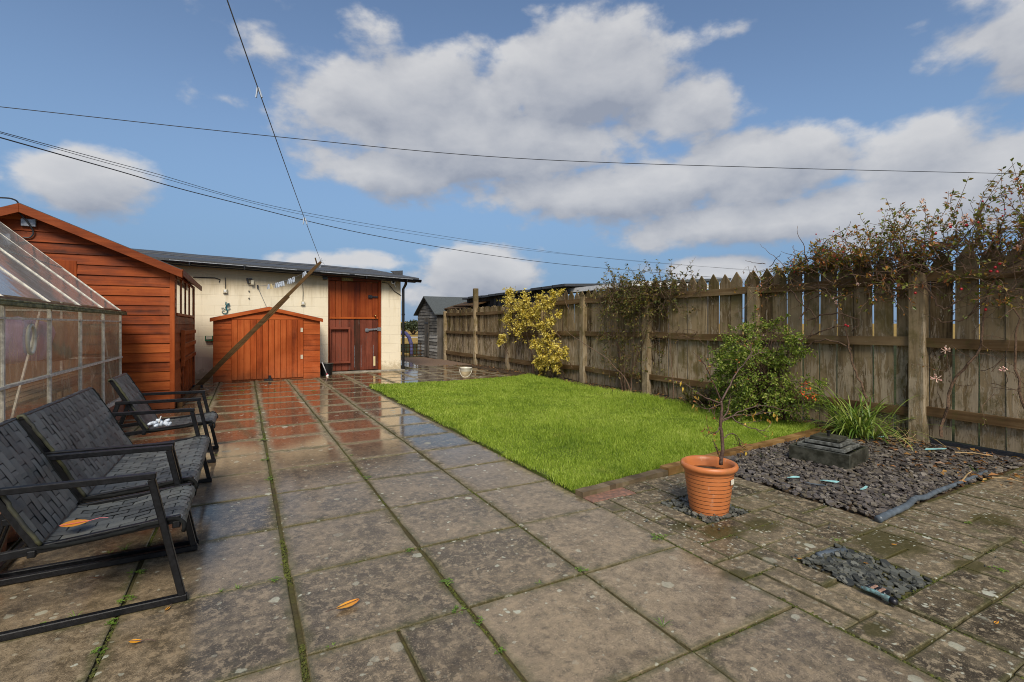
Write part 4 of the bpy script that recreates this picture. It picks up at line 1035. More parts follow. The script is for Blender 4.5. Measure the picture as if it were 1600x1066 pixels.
# ---- greenhouse
GX, GXR, GXL, GY0, GY1 = -1.38, -2.52, -3.66, 3.45, 7.86
GZ0, GEZ, GRZ = .20, 1.325, 2.36
gh = thing('greenhouse', 'aluminium greenhouse with dirty yellowed panes in front of the red shed', 'greenhouse', (-2.5, 5.6, 0))
gy = [3.45, 4.39, 5.276, 6.125, 7.0, 7.86]
for side, x in (('near', GX), ('far', GXL)):
    sg = 1 if side == 'near' else -1
    mb = MB(); mb.box(x-.09, x+.09-.06*(sg > 0), GY0, GY1, -.02, GZ0); mb.build('plinth', M['brick'], gh)
for y in (GY0, GY1):
    mb = MB(); mb.box(GXL+.1, GX-.1, y-.05+.05*(y == GY0)-.05*(y == GY1), y+.05, -.02, GZ0); mb.build('plinth', M['brick'], gh)
mb = MB()
for x in (GX, GXL):
    for y in gy: mb.box(x-.016, x+.010, y-.012, y+.012, GZ0, GEZ-.02)
    mb.box(x-.022, x+.022, GY0, GY1, GZ0-.001, GZ0+.03)
    mb.box(x-.016, x+.022, GY0, GY1, .735, .752)
    for y in gy: mb.bar((x, y, GEZ), (GXR, y, GRZ), .016, .026)
    xm, zm = (x+GXR)/2, (GEZ+GRZ)/2
    mb.bar((xm, GY0, zm), (xm, GY1, zm), .016, .016)
mb.box(GXR-.02, GXR+.02, GY0, GY1, GRZ-.02, GRZ+.03)
for y in (GY0, GY1):
    mb.bar((GXL, y, .744), (GX, y, .744), .02, .016); mb.bar((GXL, y, GEZ), (GX, y, GEZ), .02, .02)
    for x in (-3.1, GXR, -1.95): mb.box(x-.012, x+.012, y-.012, y+.012, GZ0, GRZ - (GRZ-GEZ)*abs(x-GXR)/(GX-GXR))
frame = mb.build('frame', M['alu'], gh)
# inner diagonal braces
mb = MB(); mb.bar((GX-.04, 4.45, GZ0), (GX-.04, 5.2, 1.25), .012, .02); mb.bar((GX-.04, 7.1, 1.25), (GX-.04, 7.75, GZ0), .012, .02); mb.build('brace', M['alu'], frame)
mb = MB()
mb.box(GX+.005, GX+.062, GY0-.05, GY1+.03, GEZ-.050, GEZ-.024); mb.box(GX+.05, GX+.062, GY0-.05, GY1+.03, GEZ-.024, GEZ-.010); mb.build('gutter', M['alu_moss'], gh, bevel=.004)
mb = MB(); mb.box(GX-.005, GX+.050, GY0-.05, GY1+.02, GEZ-.012, GEZ+.006); mb.build('eaves_seal', M['black'], gh)
# panes: small top light row, middle and lower pane in every bay, sloped roof panes
for a, b in zip(gy[:-1], gy[1:]):
    for z0, z1 in ((GZ0+.03, .735), (.752, 1.19), (1.20, GEZ-.03)):
        mb = MB(); mb.poly([(GX-.002, a+.014, z0), (GX-.002, b-.014, z0), (GX-.002, b-.014, z1), (GX-.002, a+.014, z1)]); mb.build('pane', M['pane'], gh)
    mb = MB(); mb.poly([(GXL, a+.014, GZ0+.03), (GXL, b-.014, GZ0+.03), (GXL, b-.014, GEZ-.03), (GXL, a+.014, GEZ-.03)]); mb.build('pane', M['endpane'], gh)
    for x in (GX, GXL):
        for f0, f1 in ((.02, .50), (.49, .98)):
            mb = MB(); P = lambda f, y, o: Vector((x+(GXR-x)*f, y, GEZ+(GRZ-GEZ)*f+o)); o1 = .006 if f0 < .1 else .014
            mb.poly([P(f0, a+.013, o1), P(f1, a+.013, o1), P(f1, b-.013, o1), P(f0, b-.013, o1)])
            mb.build('roof_pane', M['roofpane'], gh)
    mb = MB(); mb.box(GX-.012, GX+.014, a+.014, b-.014, 1.188, 1.202); mb.build('glazing_bar', M['alu'], frame)
for y in (GY0, GY1):
    mb = MB(); mb.poly([(GXL, y+.001, GZ0), (GX, y+.001, GZ0), (GX, y+.001, GEZ), (GXR, y+.001, GRZ), (GXL, y+.001, GEZ)]); mb.build('gable_pane', M['endpane'] if y == GY1 else M['pane'], gh)
# round white vent ring stuck in one pane
mb = MB(); vs = []; 
for k in range(24):
    a = 2*math.pi*k/24; vs.append(Vector((GX+.006, 4.86+.070*math.cos(a), 1.045+.105*math.sin(a))))
mb.tube(vs+[vs[0], vs[1]], .012, 6); mb.build('vent_ring', M['lidwhite'], gh, smooth=True)
# staging and odds and ends inside
st = thing('plant_staging', 'slatted timber staging standing inside the greenhouse', 'staging', (-2.9, 5.6, 0))
for x0 in (-3.55, -1.92):
    mb = MB()
    for k in range(5): mb.box(x0+k*.1, x0+k*.1+.08, 4.0, 7.6, .56, .585) if x0 > -2 else mb.box(x0+k*.13, x0+k*.13+.1, 3.7, 7.7, .80, .825)
    mb.build('shelf', M['stage'], st)
    for y in (4.05, 5.8, 7.5):
        mb = MB(); mb.box(x0+.02, x0+.06, y, y+.05, 0, .56 if x0 > -2 else .8); mb.box(x0+.40, x0+.44, y, y+.05, 0, .56 if x0 > -2 else .8); mb.build('leg', M['stage'], st)
def soft_box(name, label, cat, c, s, mat, seed):
    bm = bmesh.new(); bmesh.ops.create_cube(bm, size=1); bmesh.ops.subdivide_edges(bm, edges=bm.edges, cuts=5, use_grid_fill=True)
    for v in bm.verts:
        p = v.co.copy(); q = p.normalized()*.62; v.co = p.lerp(q, .45) + Vector((1, 1, 1))*0
        k = mnoise.noise(p*2.3+Vector((seed, 0, 0))); v.co *= 1+.14*k
        v.co = Vector((v.co.x*s[0], v.co.y*s[1], v.co.z*s[2]))
    me = bpy.data.meshes.new(name); bm.to_mesh(me); bm.free(); me.polygons.foreach_set('use_smooth', [True]*len(me.polygons)); me.materials.append(mat)
    o = bpy.data.objects.new(name, me); COL.objects.link(o); o.location = c; tag(o, label, cat); return o
soft_box('compost_bag', 'lilac plastic compost bag slumped inside the greenhouse nearest the viewer', 'bag', on_x(28, 532, -1.62), (.30, .62, .34), M['purple'], 1.)
soft_box('cardboard_box', 'crumpled brown box on the staging at the middle of the greenhouse', 'box', on_x(88, 530, -1.62), (.30, 1.3, .36), M['tan'], 4.)
soft_box('compost_bag', 'brown sack at the far end of the greenhouse staging', 'bag', on_x(140, 532, -1.62), (.28, .7, .34), M['stage'], 9.)
# brown boarded boundary fence beyond the greenhouse
bf = thing('board_fence', 'brown boarded boundary fence seen through the greenhouse panes', 'fence', (-4.4, 4, 0))
mb = MB()
for k in range(11): mb.box(-4.42, -4.40, 1.0, 8.3, .02+k*.15, .02+k*.15+.146)
mb.build('board_panel', M['brownfence'], bf)
for y in (1.0, 3.4, 5.8, 8.2):
    mb = MB(); mb.box(-4.40, -4.31, y, y+.09, 0, 1.75); mb.build('post', M['brownfence'], bf)
# rubble behind the bench
for i, (x, y, s, mt, lb) in enumerate(((-1.17, 3.9, .13, 'rubble', 'broken pale stone lying between the bench and the greenhouse'), (-1.12, 3.45, .11, 'brick', 'broken red brick lying behind the bench end nearest the viewer'), (-1.15, 3.68, .10, 'brick', 'half red brick lying behind the middle of the bench'))):
    bm = bmesh.new(); bmesh.ops.create_cube(bm, size=1); bmesh.ops.subdivide_edges(bm, edges=bm.edges, cuts=2, use_grid_fill=True)
    for v in bm.verts: v.co = Vector((v.co.x*s, v.co.y*s*1.9, v.co.z*s*2.2)) + Vector((R.gauss(0, .008), R.gauss(0, .008), R.gauss(0, .008)))
    nm = 'stone' if mt == 'rubble' else 'loose_brick'
    me = bpy.data.meshes.new(nm); bm.to_mesh(me); bm.free(); me.materials.append(M[mt]); o = bpy.data.objects.new(nm, me); COL.objects.link(o); o.location = (x, y, s*1.1); o.rotation_euler = (0, 0, R.uniform(-.5, .5)); tag(o, lb, 'rubble')

# ================================================================== FENCE AND THINGS BEYOND IT
FX = 5.85
fen = thing('picket_fence', 'tall weathered wooden picket fence with pointed boards along the lawn', 'fence', (FX, 7, 0))
posts = [(-1.2, 1.62), (.55, 1.64), (2.352, 1.655), (4.132, 1.64), (6.08, 1.66), (7.806, 1.70), (9.35, 1.68), (10.95, 1.72), (12.93, 2.20), (15.34, 1.60)]
for y, h in posts:
    mb = MB(); w = .062 if y > 9 else .070; lx, ly = R.gauss(0, .006), R.gauss(0, .006); x0, x1 = FX-.075, FX+.055
    zb = -.05; N = 5
    mb.hexa([(x0, y-w, zb), (x1, y-w, zb), (x1, y+w, zb), (x0, y+w, zb), (x0+lx, y-w+ly, h), (x1+lx, y-w+ly, h), (x1+lx, y+w+ly, h), (x0+lx, y+w+ly, h)])
    mb.build('post', M['fence'], fen, bevel=.010)
PW, PITCH = .168, .190
for i in range(len(posts)-1):
    ya, yb_ = posts[i][0], posts[i+1][0]; far = ya > 9.0
    a, b = ya+.068, yb_-.068
    for k, (z, hh) in enumerate(((1.628, .092), (.990, .092), (.300, .085)) if not far else ((1.49, .08), (.93, .08), (.27, .10))):
        mb = MB(); s0, s1 = R.gauss(0, .010), R.gauss(0, .010); N = 6
        for q in range(N):
            f0, f1 = q/N, (q+1)/N; sg = lambda f: z + s0*(1-f)+s1*f - .012*math.sin(math.pi*f)
            y0, y1 = a+(b-a)*f0, a+(b-a)*f1
            mb.hexa([(FX-.038, y0, sg(f0)-hh/2), (FX+.003, y0, sg(f0)-hh/2), (FX+.003, y1, sg(f1)-hh/2), (FX-.038, y1, sg(f1)-hh/2), (FX-.038, y0, sg(f0)+hh/2), (FX+.003, y0, sg(f0)+hh/2), (FX+.003, y1, sg(f1)+hh/2), (FX-.038, y1, sg(f1)+hh/2)])
        # weld the rail's segments into one stick
        bm_ = mb; o = bm_.build('rail', M['fence_y'], fen)
        bm = bmesh.new(); bm.from_mesh(o.data); bmesh.ops.remove_doubles(bm, verts=bm.verts, dist=1e-5); 
        dead = [f for f in bm.faces if all(len(e.link_faces) > 2 for e in f.edges)]; bmesh.ops.delete(bm, geom=dead, context='FACES_ONLY'); bm.to_mesh(o.data); bm.free()
    mb = MB()
    pw, pitch = (PW, PITCH) if not far else (.105, .118)
    y = ya + R.uniform(.0, .05)
    while y < yb_ - .02:
        ww = pw*R.uniform(.96, 1.05); zt = 1.868 + R.gauss(0, .010); zs = zt - .125
        if ya > 6 and not far: zt -= .03; zs = zt - .11
        if far: zt = 1.655 + R.gauss(0, .02) ; zs = zt - (.05 if R.random() < .6 else .02)
        zb = .040 + R.uniform(-.02, .02) - (.03 if far else 0); t = R.gauss(0, .006); xo = FX+.006 + R.uniform(0, .009); dx = R.gauss(0, .006)
        pts = [(xo, y, zb), (xo, y+ww, zb + R.gauss(0, .004)), (xo+dx, y+ww+t, zs), (xo+dx, y+ww/2+t+R.gauss(0, .005), zt), (xo+dx, y+t, zs)]
        if far and R.random() < .5: pts = pts[:3] + [(xo+dx, y+ww+t-.012, zt), (xo+dx, y+t+.012, zt)] + pts[4:]
        mb.prism(pts, (.020, 0, 0)); y += pitch*R.uniform(.97, 1.03)
    mb.build('picket_panel', M['fence'], fen)
# boards leaning behind the near fence: gravel board strip
mb = MB()
# neighbour's sheds
na = thing('neighbour_shed', 'long low dark roofed shed beyond the far half of the fence', 'shed', (7.6, 12.4, 0))
mb = MB()
for k in range(40):
    y = 9.7+k*.15; mb.box(6.75, 6.775+R.uniform(0, .01), y, y+.145, 0, 2.02)
mb.build('board_wall', M['greywood_z'], na)
mb = MB(); N = 12
for k in range(N):
    y0, y1 = 9.5+6.1*k/N, 9.5+6.1*(k+1)/N+.03; z = 2.05 + R.uniform(-.012, .012) + (.03 if k < 3 else 0)
    mb.hexa([(6.55, y0, z-.03), (8.6, y0, z+.03), (8.6, y1, z+.03), (6.55, y1, z-.03), (6.55, y0, z+.03), (8.6, y0, z+.12), (8.6, y1, z+.12), (6.55, y1, z+.03)])
mb.build('roof', M['felt'], na)
nb = thing('neighbour_shed', 'green grey felt roofed building with a white fascia behind the middle of the fence', 'shed', (8.4, 8.9, 0))
mb = MB(); mb.box(7.15, 9.6, 7.9, 9.75, 0, 1.93); mb.build('wall', M['greywood_z'], nb)
mb = MB(); mb.hexa([(6.9, 7.6, 1.985), (9.9, 7.6, 2.18), (9.9, 9.95, 2.18), (6.9, 9.95, 1.985), (6.9, 7.6, 2.03), (9.9, 7.6, 2.24), (9.9, 9.95, 2.24), (6.9, 9.95, 2.03)]); mb.build('roof', M['felt_green'], nb)
mb = MB(); mb.box(6.87, 6.898, 7.58, 9.97, 1.93, 2.03); mb.box(6.898, 9.9, 7.57, 7.598, 1.95, 2.05); mb.build('fascia', M['whiteplastic'], nb)
nc = thing('lean_to', 'small lean-to with an open brown plank lid at the far end of the fence', 'lean-to', (6.5, 15, 0))
mb = MB()
for k in range(9): mb.box(6.12, 6.14, 13.7+k*.27, 13.7+k*.27+.25, 0, 1.66)
mb.build('board_wall', M['greywood_z'], nc)
mb = MB(); mb.hexa([(6.02, 13.9, 1.68), (6.9, 13.9, 1.93), (6.9, 16.2, 1.93), (6.02, 16.2, 1.68), (6.02, 13.9, 1.71), (6.9, 13.9, 1.965), (6.9, 16.2, 1.965), (6.02, 16.2, 1.71)]); mb.build('lid', M['pole'], nc)
mb = MB(); mb.bar((6.0, 13.4, 1.73), (6.25, 15.6, 1.79), .12, .03); mb.build('loose_plank', M['pole'], nc)
# grey shed past the fence end, gable to the path
gs = thing('grey_shed', 'small silvered timber shed with a pitched felt roof past the end of the fence', 'shed', (6.8, 16.85, 0))
GA, GB, GE, GR = 15.82, 17.90, 1.56, 2.13; gm = (GA+GB)/2
mb = MB(); hwg = (GB-GA)/2
def gsp(z):
    if z <= GE: return (0, 2*hwg)
    k = hwg*(1-(z-GE)/(GR-GE)); return (hwg-k, hwg+k)
lap_boards(mb, (5.72, GB, 0), (0, -1, 0), (-1, 0, 0), .02, GR, .115, gsp)
mb.build('gable_wall', M['greywood'], gs)
mb = MB(); mb.prism([(5.722, GA, 0), (5.722, GB, 0), (5.722, GB, GE), (5.722, gm, GR), (5.722, GA, GE)], (2.3, 0, 0)); mb.build('wall', M['greywood_z'], gs)
mb = MB()
for sg in (1, -1):
    e = gm + sg*(hwg+.13); ez = GE-(GR-GE)*.13/hwg
    mb.hexa([(5.58, gm, GR+.01), (8.15, gm, GR+.01), (8.15, e, ez+.01), (5.58, e, ez+.01), (5.58, gm, GR+.045), (8.15, gm, GR+.045), (8.15, e, ez+.045), (5.58, e, ez+.045)])
mb.build('roof', M['felt_green'], gs)
mb = MB(); 
for k in range(3): mb.box(5.672, 5.695, gm-.28+k*.15, gm-.28+k*.15+.145, .04, 1.42)
d = mb.build('door', M['greywood_z'], gs)
mb = MB(); mb.box(5.66, 5.672, gm-.27, gm+.14, 1.2, 1.26); mb.box(5.655, 5.672, gm-.27, gm-.2, .8, .88); mb.build('hinge', M['steel'], d)
# trellis hurdle and hoop by the outbuilding
tr = thing('trellis_hurdle', 'low wooden trellis hurdle between the outbuilding and the grey shed', 'trellis', (4.9, 17.3, 0))
mb = MB()
for k in range(14): mb.box(3.9+k*.13, 3.9+k*.13+.028, 17.3, 17.315, 0, .48)
for z in (.06, .2, .34, .45): mb.box(3.88, 5.66, 17.285, 17.30, z, z+.03)
mb.build('lattice', M['pole'], tr)
mb = MB(); pts = [on_y(634 + 26*math.cos(a)*1., 560 - 46*math.sin(a), 18.6) for a in [k*math.pi/14 for k in range(8)]]
pts = [on_y(px, py, 18.6) for px, py in ((629, 519), (634, 521), (639, 527), (642, 536), (643, 548), (643, 558))]
mb.tube([(pts[0].x-.6, 18.6, pts[0].z-.35)] + pts, .075, 8); o = mb.build('plastic_hoop', M['blue'], loc=(pts[-1].x, 18.6, 0), smooth=True); tag(o, 'dark blue plastic hoop standing behind the trellis hurdle', 'hoop')
# wire fence posts in the field
for k, x in enumerate((4.6, 7.4)):
    mb = MB(); mb.box(x, x+.09, 27, 27.09, -.1, 1.1); o = mb.build('field_post', M['greywood_z'], loc=(x, 27, -.1)); tag(o, 'grey wooden field post beyond the trellis hurdle', 'post', 'posts out in the field')

# ================================================================== CHAIRS
def make_seat(name, label, cat, y0, w, seed, group=None):
    rr = random.Random(seed)
    t = thing(name, label, cat, (-.5, y0+w/2, 0), group)
    bf_, af, ab, bb = Vector((-.225, 0, .016)), Vector((-.332, 0, .537)), Vector((-.86, 0, .545)), Vector((-1.02, 0, .016))
    for sy, inn in ((y0+.015, 1), (y0+w-.015, -1)):
        off = Vector((0, sy, 0)); mb = MB()
        mb.bar(bf_+off+Vector((.015, 0, 0)), bb+off-Vector((.015, 0, 0)), .027, .027)
        f = mb.build('base_rail', M['blackpaint'], t, bevel=.003)
        mb = MB(); mb.bar(bf_+off+Vector((-.003, 0, .012)), af+off+Vector((0, 0, -.012)), .027, .026, up=(1, 0, 0)); mb.build('front_leg', M['blackpaint'], t, bevel=.003)
        mb = MB(); mb.bar(bb+off+Vector((.003, 0, .012)), ab+off+Vector((0, 0, -.012)), .030, .030, up=(1, 0, 0)); mb.build('rear_leg', M['blackpaint'], t, bevel=.003)
        mb = MB(); mb.bar(af+off+Vector((.016, 0, 0)), ab+off-Vector((.016, 0, 0)), .030, .024); mb.build('armrest', M['blackpaint'], t, bevel=.003)
        o2 = Vector((0, sy+inn*.03, 0)); mb = MB()
        mb.bar(Vector((-.93, 0, .285))+o2, Vector((-.235, 0, .338))+o2, .024, .030); mb.bar(Vector((-.685, 0, .30))+o2, Vector((-.905, 0, .715))+o2, .022, .026)
        mb.build('sling_rail', M['blackpaint'], t, bevel=.003)
    ya, yb2 = y0+.03, y0+w-.03
    for xx, z_, w_ in ((-.25, .318, .028), (-.90, .725, .024), (-.70, .292, .026), (-1.0, .022, .024)):
        mb = MB(); mb.bar((xx, ya-.004, z_), (xx, yb2+.004, z_), w_, w_); mb.build('cross_bar', M['blackpaint'], t, bevel=.003)
    # webbing: straps with offset weave, each visible length arched slightly
    def sling(nm, path, cellL, off_n):
        path = [Vector(p) for p in path]; L = [0]
        for a, b in zip(path[:-1], path[1:]): L.append(L[-1]+(b-a).length)
        def at(s):
            s = max(0, min(L[-1], s))
            for i in range(len(path)-1):
                if s <= L[i+1]+1e-9: 
                    f = (s-L[i])/(L[i+1]-L[i]); return path[i].lerp(path[i+1], f), (path[i+1]-path[i]).normalized()
            return path[-1], (path[-1]-path[-2]).normalized()
        n = max(3, round((yb2-ya)/.052)); sw = (yb2-ya)/n; mb = MB()
        for k in range(n):
            s = -(cellL/2 if k % 2 else 0) - rr.uniform(0, .004); yl, yr = ya+k*sw+.0016, ya+(k+1)*sw-.0016
            while s < L[-1]:
                s0, s1 = max(0, s), min(L[-1], s+cellL); s += cellL
                if s1-s0 < .008: continue
                K = 5; lift = rr.uniform(.0007, .0013); vs = []; tilt = rr.gauss(0, .0008); slope = rr.gauss(.0007, .0006)
                for q in range(K+1):
                    f = q/K; p, d = at(s0+.0018+(s1-s0-.0036)*f); nn = Vector((d.z, 0, -d.x)); 
                    if nn.z < 0 and abs(d.x) > abs(d.z): nn = -nn
                    if nn.x < 0 and abs(d.z) >= abs(d.x): nn = -nn
                    h = lift*(1-(2*f-1)**6) - .001 + slope*(f-.5)
                    vs += [p + nn*(h+tilt) + Vector((0, yl, 0)), p + nn*(h-tilt) + Vector((0, yr, 0))]
                mb.add(vs, [(2*q, 2*q+1, 2*q+3, 2*q+2) for q in range(K)])
        o = mb.build(nm, M['sling'], t)
        und = MB(); vs = []
        for p in path: vs += [(p.x-.004, ya, p.z-.006), (p.x-.004, yb2, p.z-.006)]
        und.add(vs, [(2*q, 2*q+1, 2*q+3, 2*q+2) for q in range(len(path)-1)]); und.build('webbing_underside', M['black'], o)
        for yy in (ya, yb2):
            e = MB(); e.tube([Vector((p.x-.002, yy, p.z-.004)) + Vector((rr.gauss(0, .0012), rr.gauss(0, .0012), rr.gauss(0, .0012))) for p in [at(L[-1]*q/26)[0] for q in range(27)]], .0085, 6); e.build('webbing_edge', M['slingedge'] if nm[0] == 'b' and yy == ya else M['matblack'], o, smooth=True)
        return o
    sling('back_webbing', [(-.918, 0, .715), (-.908, 0, .738), (-.890, 0, .735), (-.79, 0, .555), (-.725, 0, .42), (-.672, 0, .325)], .092, 1)
    sling('seat_webbing', [(-.680, 0, .318), (-.60, 0, .312), (-.45, 0, .322), (-.30, 0, .345), (-.255, 0, .350), (-.228, 0, .338), (-.218, 0, .312), (-.224, 0, .290)], .092, 1)
    return t
make_seat('garden_chair', 'black woven garden chair nearest the viewer with an orange leaf on its seat', 'chair', 2.445, .555, 1, 'black woven garden seats in a row')
make_seat('garden_bench', 'wide black woven two seat bench between the two chairs', 'bench', 3.045, 1.20, 2, 'black woven garden seats in a row')
make_seat('garden_chair', 'black woven garden chair at the far end of the row beside the red shed', 'chair', 4.79, .555, 3, 'black woven garden seats in a row')
# crumpled pegs and string left on the bench's far rail
mb = MB(); rr = random.Random(4)
for k in range(11):
    c = on_y(234+rr.uniform(0, 30), 664-abs(rr.gauss(0, 3.5)), 4.24); a = Vector((rr.gauss(0, 1), rr.gauss(0, .5), rr.gauss(0, .6))).normalized(); mb.tube([c-a*.018, c+Vector((0, 0, rr.uniform(-.006, .01))), c+a*.020], [.008, .014, .007], 6)
o = mb.build('plastic_scraps', M['palepeg'], loc=on_y(247, 668, 4.24), smooth=True); tag(o, 'tangle of pale blue and white plastic pegs on the bench seat at its far arm', 'pegs')
p = on_y(250, 655, 4.24); mb = MB(); mb.obox(p, (.3, 0, .95), (0, 1, 0), (.95, 0, -.3), .022, .012, .003); o = mb.build('plastic_tag', M['whiteplastic'], loc=p); tag(o, 'upright white plastic tag stuck in the tangle of pegs on the bench', 'tag')

# ================================================================== CLOTHES POLE, LINES, PEGS
foot, tip = Vector((-.775, 10.75, .03)), on_y(501, 409, 10.55)
pole = thing('clothes_pole', 'old leaning clothes pole of two lapped timbers across the storage shed', 'pole', foot)
d = (tip-foot); L = d.length; d.normalize(); nrm = Vector((0, -1, 0)); sdv = d.cross(nrm).normalized()
def stick(name, f0, f1, w, h, o1, o2, mat=M['pole']):
    mb = MB(); N = 14; a = foot.lerp(tip, f0); ln = L*(f1-f0); vs = []
    for i in range(N+1):
        p = a + d*ln*i/N + sdv*(o1 + .004*math.sin(i*1.3)) + nrm*o2; ww = w*(1+.05*math.sin(i*2.1))*(1 if i < N else .8)
        vs += [p - sdv*ww/2 - nrm*h/2, p + sdv*ww/2 - nrm*h/2, p + sdv*ww/2 + nrm*h/2, p - sdv*ww/2 + nrm*h/2]
    fs = [(0, 1, 2, 3), tuple(4*N+q for q in (3, 2, 1, 0))]
    for i in range(N):
        for q in range(4): fs.append((4*i+q, 4*i+4+q, 4*i+4+(q+1) % 4, 4*i+(q+1) % 4))
    mb.add(vs, fs); return mb.build(name, mat, pole, bevel=.003)
stick('pole_timber', .0, 1.0, .062, .045, .008, .0); stick('lapped_timber', .02, .715, .036, .045, .050 if sdv.z < 0 else -.050, -.004)
mb = MB(); mb.bar(tip-d*.09-sdv*.01, tip-d*.05+Vector((-.07, 0, .11)), .022, .022); mb.build('line_prong', M['pole'], pole)
mb = MB(); mb.box(foot.x-.06, foot.x+.10, foot.y-.05, foot.y+.06, -.01, .045); mb.build('foot_bracket', M['steel'], pole, bevel=.006)
# old timber on the ground along the shed side
mb = MB(); mb.bar((-.80, 8.3, .03), (-.74, 10.6, .03), .07, .06); o = mb.build('timber_plank', M['pole'], loc=(-.77, 9.4, 0), bevel=.004); tag(o, 'rough timber plank lying along the foot of the red shed', 'plank')
def line_pts(a, b, sag, n=24):
    return [a.lerp(b, i/n) - Vector((0, 0, sag*4*(i/n)*(1-i/n))) for i in range(n+1)]
up_a = tip + Vector((.0, 0, .02)); far_pt = at_d(363, 0, 3.1); start = up_a + (far_pt-up_a)*1.6
pts = line_pts(up_a, start, .10, 40)
mb = MB(); mb.tube(pts, .0042, 5); o = mb.build('clothes_line', M['line'], loc=up_a); tag(o, 'grey clothes line rising overhead from the tip of the leaning pole', 'clothes line')
hookp = on_y(402.5, 447, BY-.05); pts2 = line_pts(tip-d*.10+nrm*.03, hookp, .10, 40); mb = MB(); mb.tube(pts2, .004, 5); o = mb.build('clothes_line', M['line'], loc=tip); tag(o, 'short clothes line of pegs from the leaning pole to the wall hook', 'clothes line')
def peg(p, along, mat, label, group, s=1., ang=0.):
    """two sprung legs hanging from the line"""
    t = thing('clothes_peg', label, 'clothes peg', p, group); al = Vector(along); al.z = 0; al.normalize()
    dn = Vector((0, 0, -1)) + al*ang; dn.normalize()
    for sg in (1, -1):
        mb = MB(); a = p + Vector((0, 0, .012))*s + al*sg*.006*s; b = p + dn*.075*s + al*sg*.026*s
        mb.bar(a, b, .016*s, .009*s, up=al); mb.build('peg_leg', mat, t, bevel=.001)
    mb = MB(); mb.bar(p+dn*.012*s-al*.012*s, p+dn*.012*s+al*.012*s, .012*s, .012*s); mb.build('spring', M['galv'], t)
def pt_near(pts, px):
    best = None
    for a, b in zip(pts[:-1], pts[1:]):
        for k in range(6):
            p = a.lerp(b, k/6); dd = p.x*_s+p.y*_c; u = p.x*_c-p.y*_s; x = 800+FPX*u/dd
            if best is None or abs(x-px) < best[0]: best = (abs(x-px), p)
    return best[1]
al = (pts2[-1]-pts2[0])
for k, px in enumerate((420, 424, 431.5, 434, 437, 440, 442.5, 451.5, 454, 458, 460, 474.5, 477)):
    wd = k == 1
    peg(pt_near(pts2, px), al, M['woodpeg'] if wd else M['palepeg'], 'pale yellow peg among the blue ones on the short line' if wd else 'pale blue peg hanging on the short line beside the leaning pole', 'pegs on the short clothes line', 1.25, R.gauss(0, .25))
def pt_y(pts, py):
    return min((a.lerp(b, k/8) for a, b in zip(pts[:-1], pts[1:]) for k in range(8)), key=lambda p: abs(HOR-FPX*(p.z-EYE)/(p.x*_s+p.y*_c)-py))
for py, s, lb in ((138, .9, 'pale blue peg high on the overhead clothes line nearest the viewer'), (342, 1.1, 'pale blue peg low on the overhead clothes line just above the pole tip')):
    p = pt_y(pts, py); side = Vector((_c, -_s, 0))
    peg(p, side, M['palepeg'], lb, None, s, .1)
mb = MB(); rr = random.Random(9)
for k in range(12): a = Vector((rr.gauss(0, 1), rr.gauss(0, .4), rr.gauss(.3, 1))).normalized(); mb.tube([tip, tip+a*.05+Vector((0, 0, .02)), tip+a*rr.uniform(.07, .15)], .004, 4)
o = mb.build('frayed_knot', M['palepeg'], loc=tip); tag(o, 'frayed knot of blue cord at the tip of the leaning pole', 'knot')
# overhead cables across the sky
def smooth_path(pts, n=10):
    out = []
    for i in range(len(pts)-1):
        p0, p1, p2, p3 = pts[max(i-1, 0)], pts[i], pts[i+1], pts[min(i+2, len(pts)-1)]
        for k in range(n):
            t = k/n; out.append(.5*((2*p1)+(p2-p0)*t+(2*p0-5*p1+4*p2-p3)*t*t+(3*p1-p0-3*p2+p3)*t**3))
    return out+[pts[-1]]
def cable(label, pix, r):
    P = [at_d(*q) for q in pix]; P = [P[0]+(P[0]-P[1])*1.2] + P + [P[-1]+(P[-1]-P[-2])*1.2]
    mb = MB(); mb.tube(smooth_path(P), r, 6); o = mb.build('overhead_cable', M['cable'], loc=P[0]); tag(o, label, 'cable', 'cables across the sky')
cable('highest overhead cable crossing the whole sky', [(0, 167, 13), (430, 213.5, 14), (800, 247, 15), (1200, 262, 16), (1600, 272, 17)], .010)
cable('thick overhead cable sloping down to the middle of the fence', [(0, 215, 11), (170, 263, 14), (340, 310, 18), (600, 371, 25), (860, 411, 34), (1100, 432, 45)], .016)
cable('thin overhead cable running just above the thick sloping one', [(0, 206, 11), (220, 265, 15), (480, 333, 22), (800, 385, 33), (1000, 409, 42), (1220, 425, 55)], .009)
cable('faint overhead cable close beside the thin sloping one', [(0, 208, 11.2), (220, 269, 15.2), (480, 337, 22.3), (720, 377, 31), (900, 399, 39), (1220, 427, 56)], .008)
g0 = on_y(40, 341, 8.12); P = [on_y(-80, 309, 8.0), on_y(0, 309, 8.05), on_y(22, 312, 8.08), on_y(29, 319, 8.1), on_y(31, 333, 8.10), on_y(42, 346, 8.11), on_y(52, 362, 8.155), on_y(47, 371, 8.16), on_y(36, 371, 8.16)]
mb = MB(); mb.tube(smooth_path(P, 5), .009, 6); o = mb.build('supply_cable', M['cable'], loc=P[-1]); tag(o, 'black supply cable looping into the apex of the red shed', 'cable')

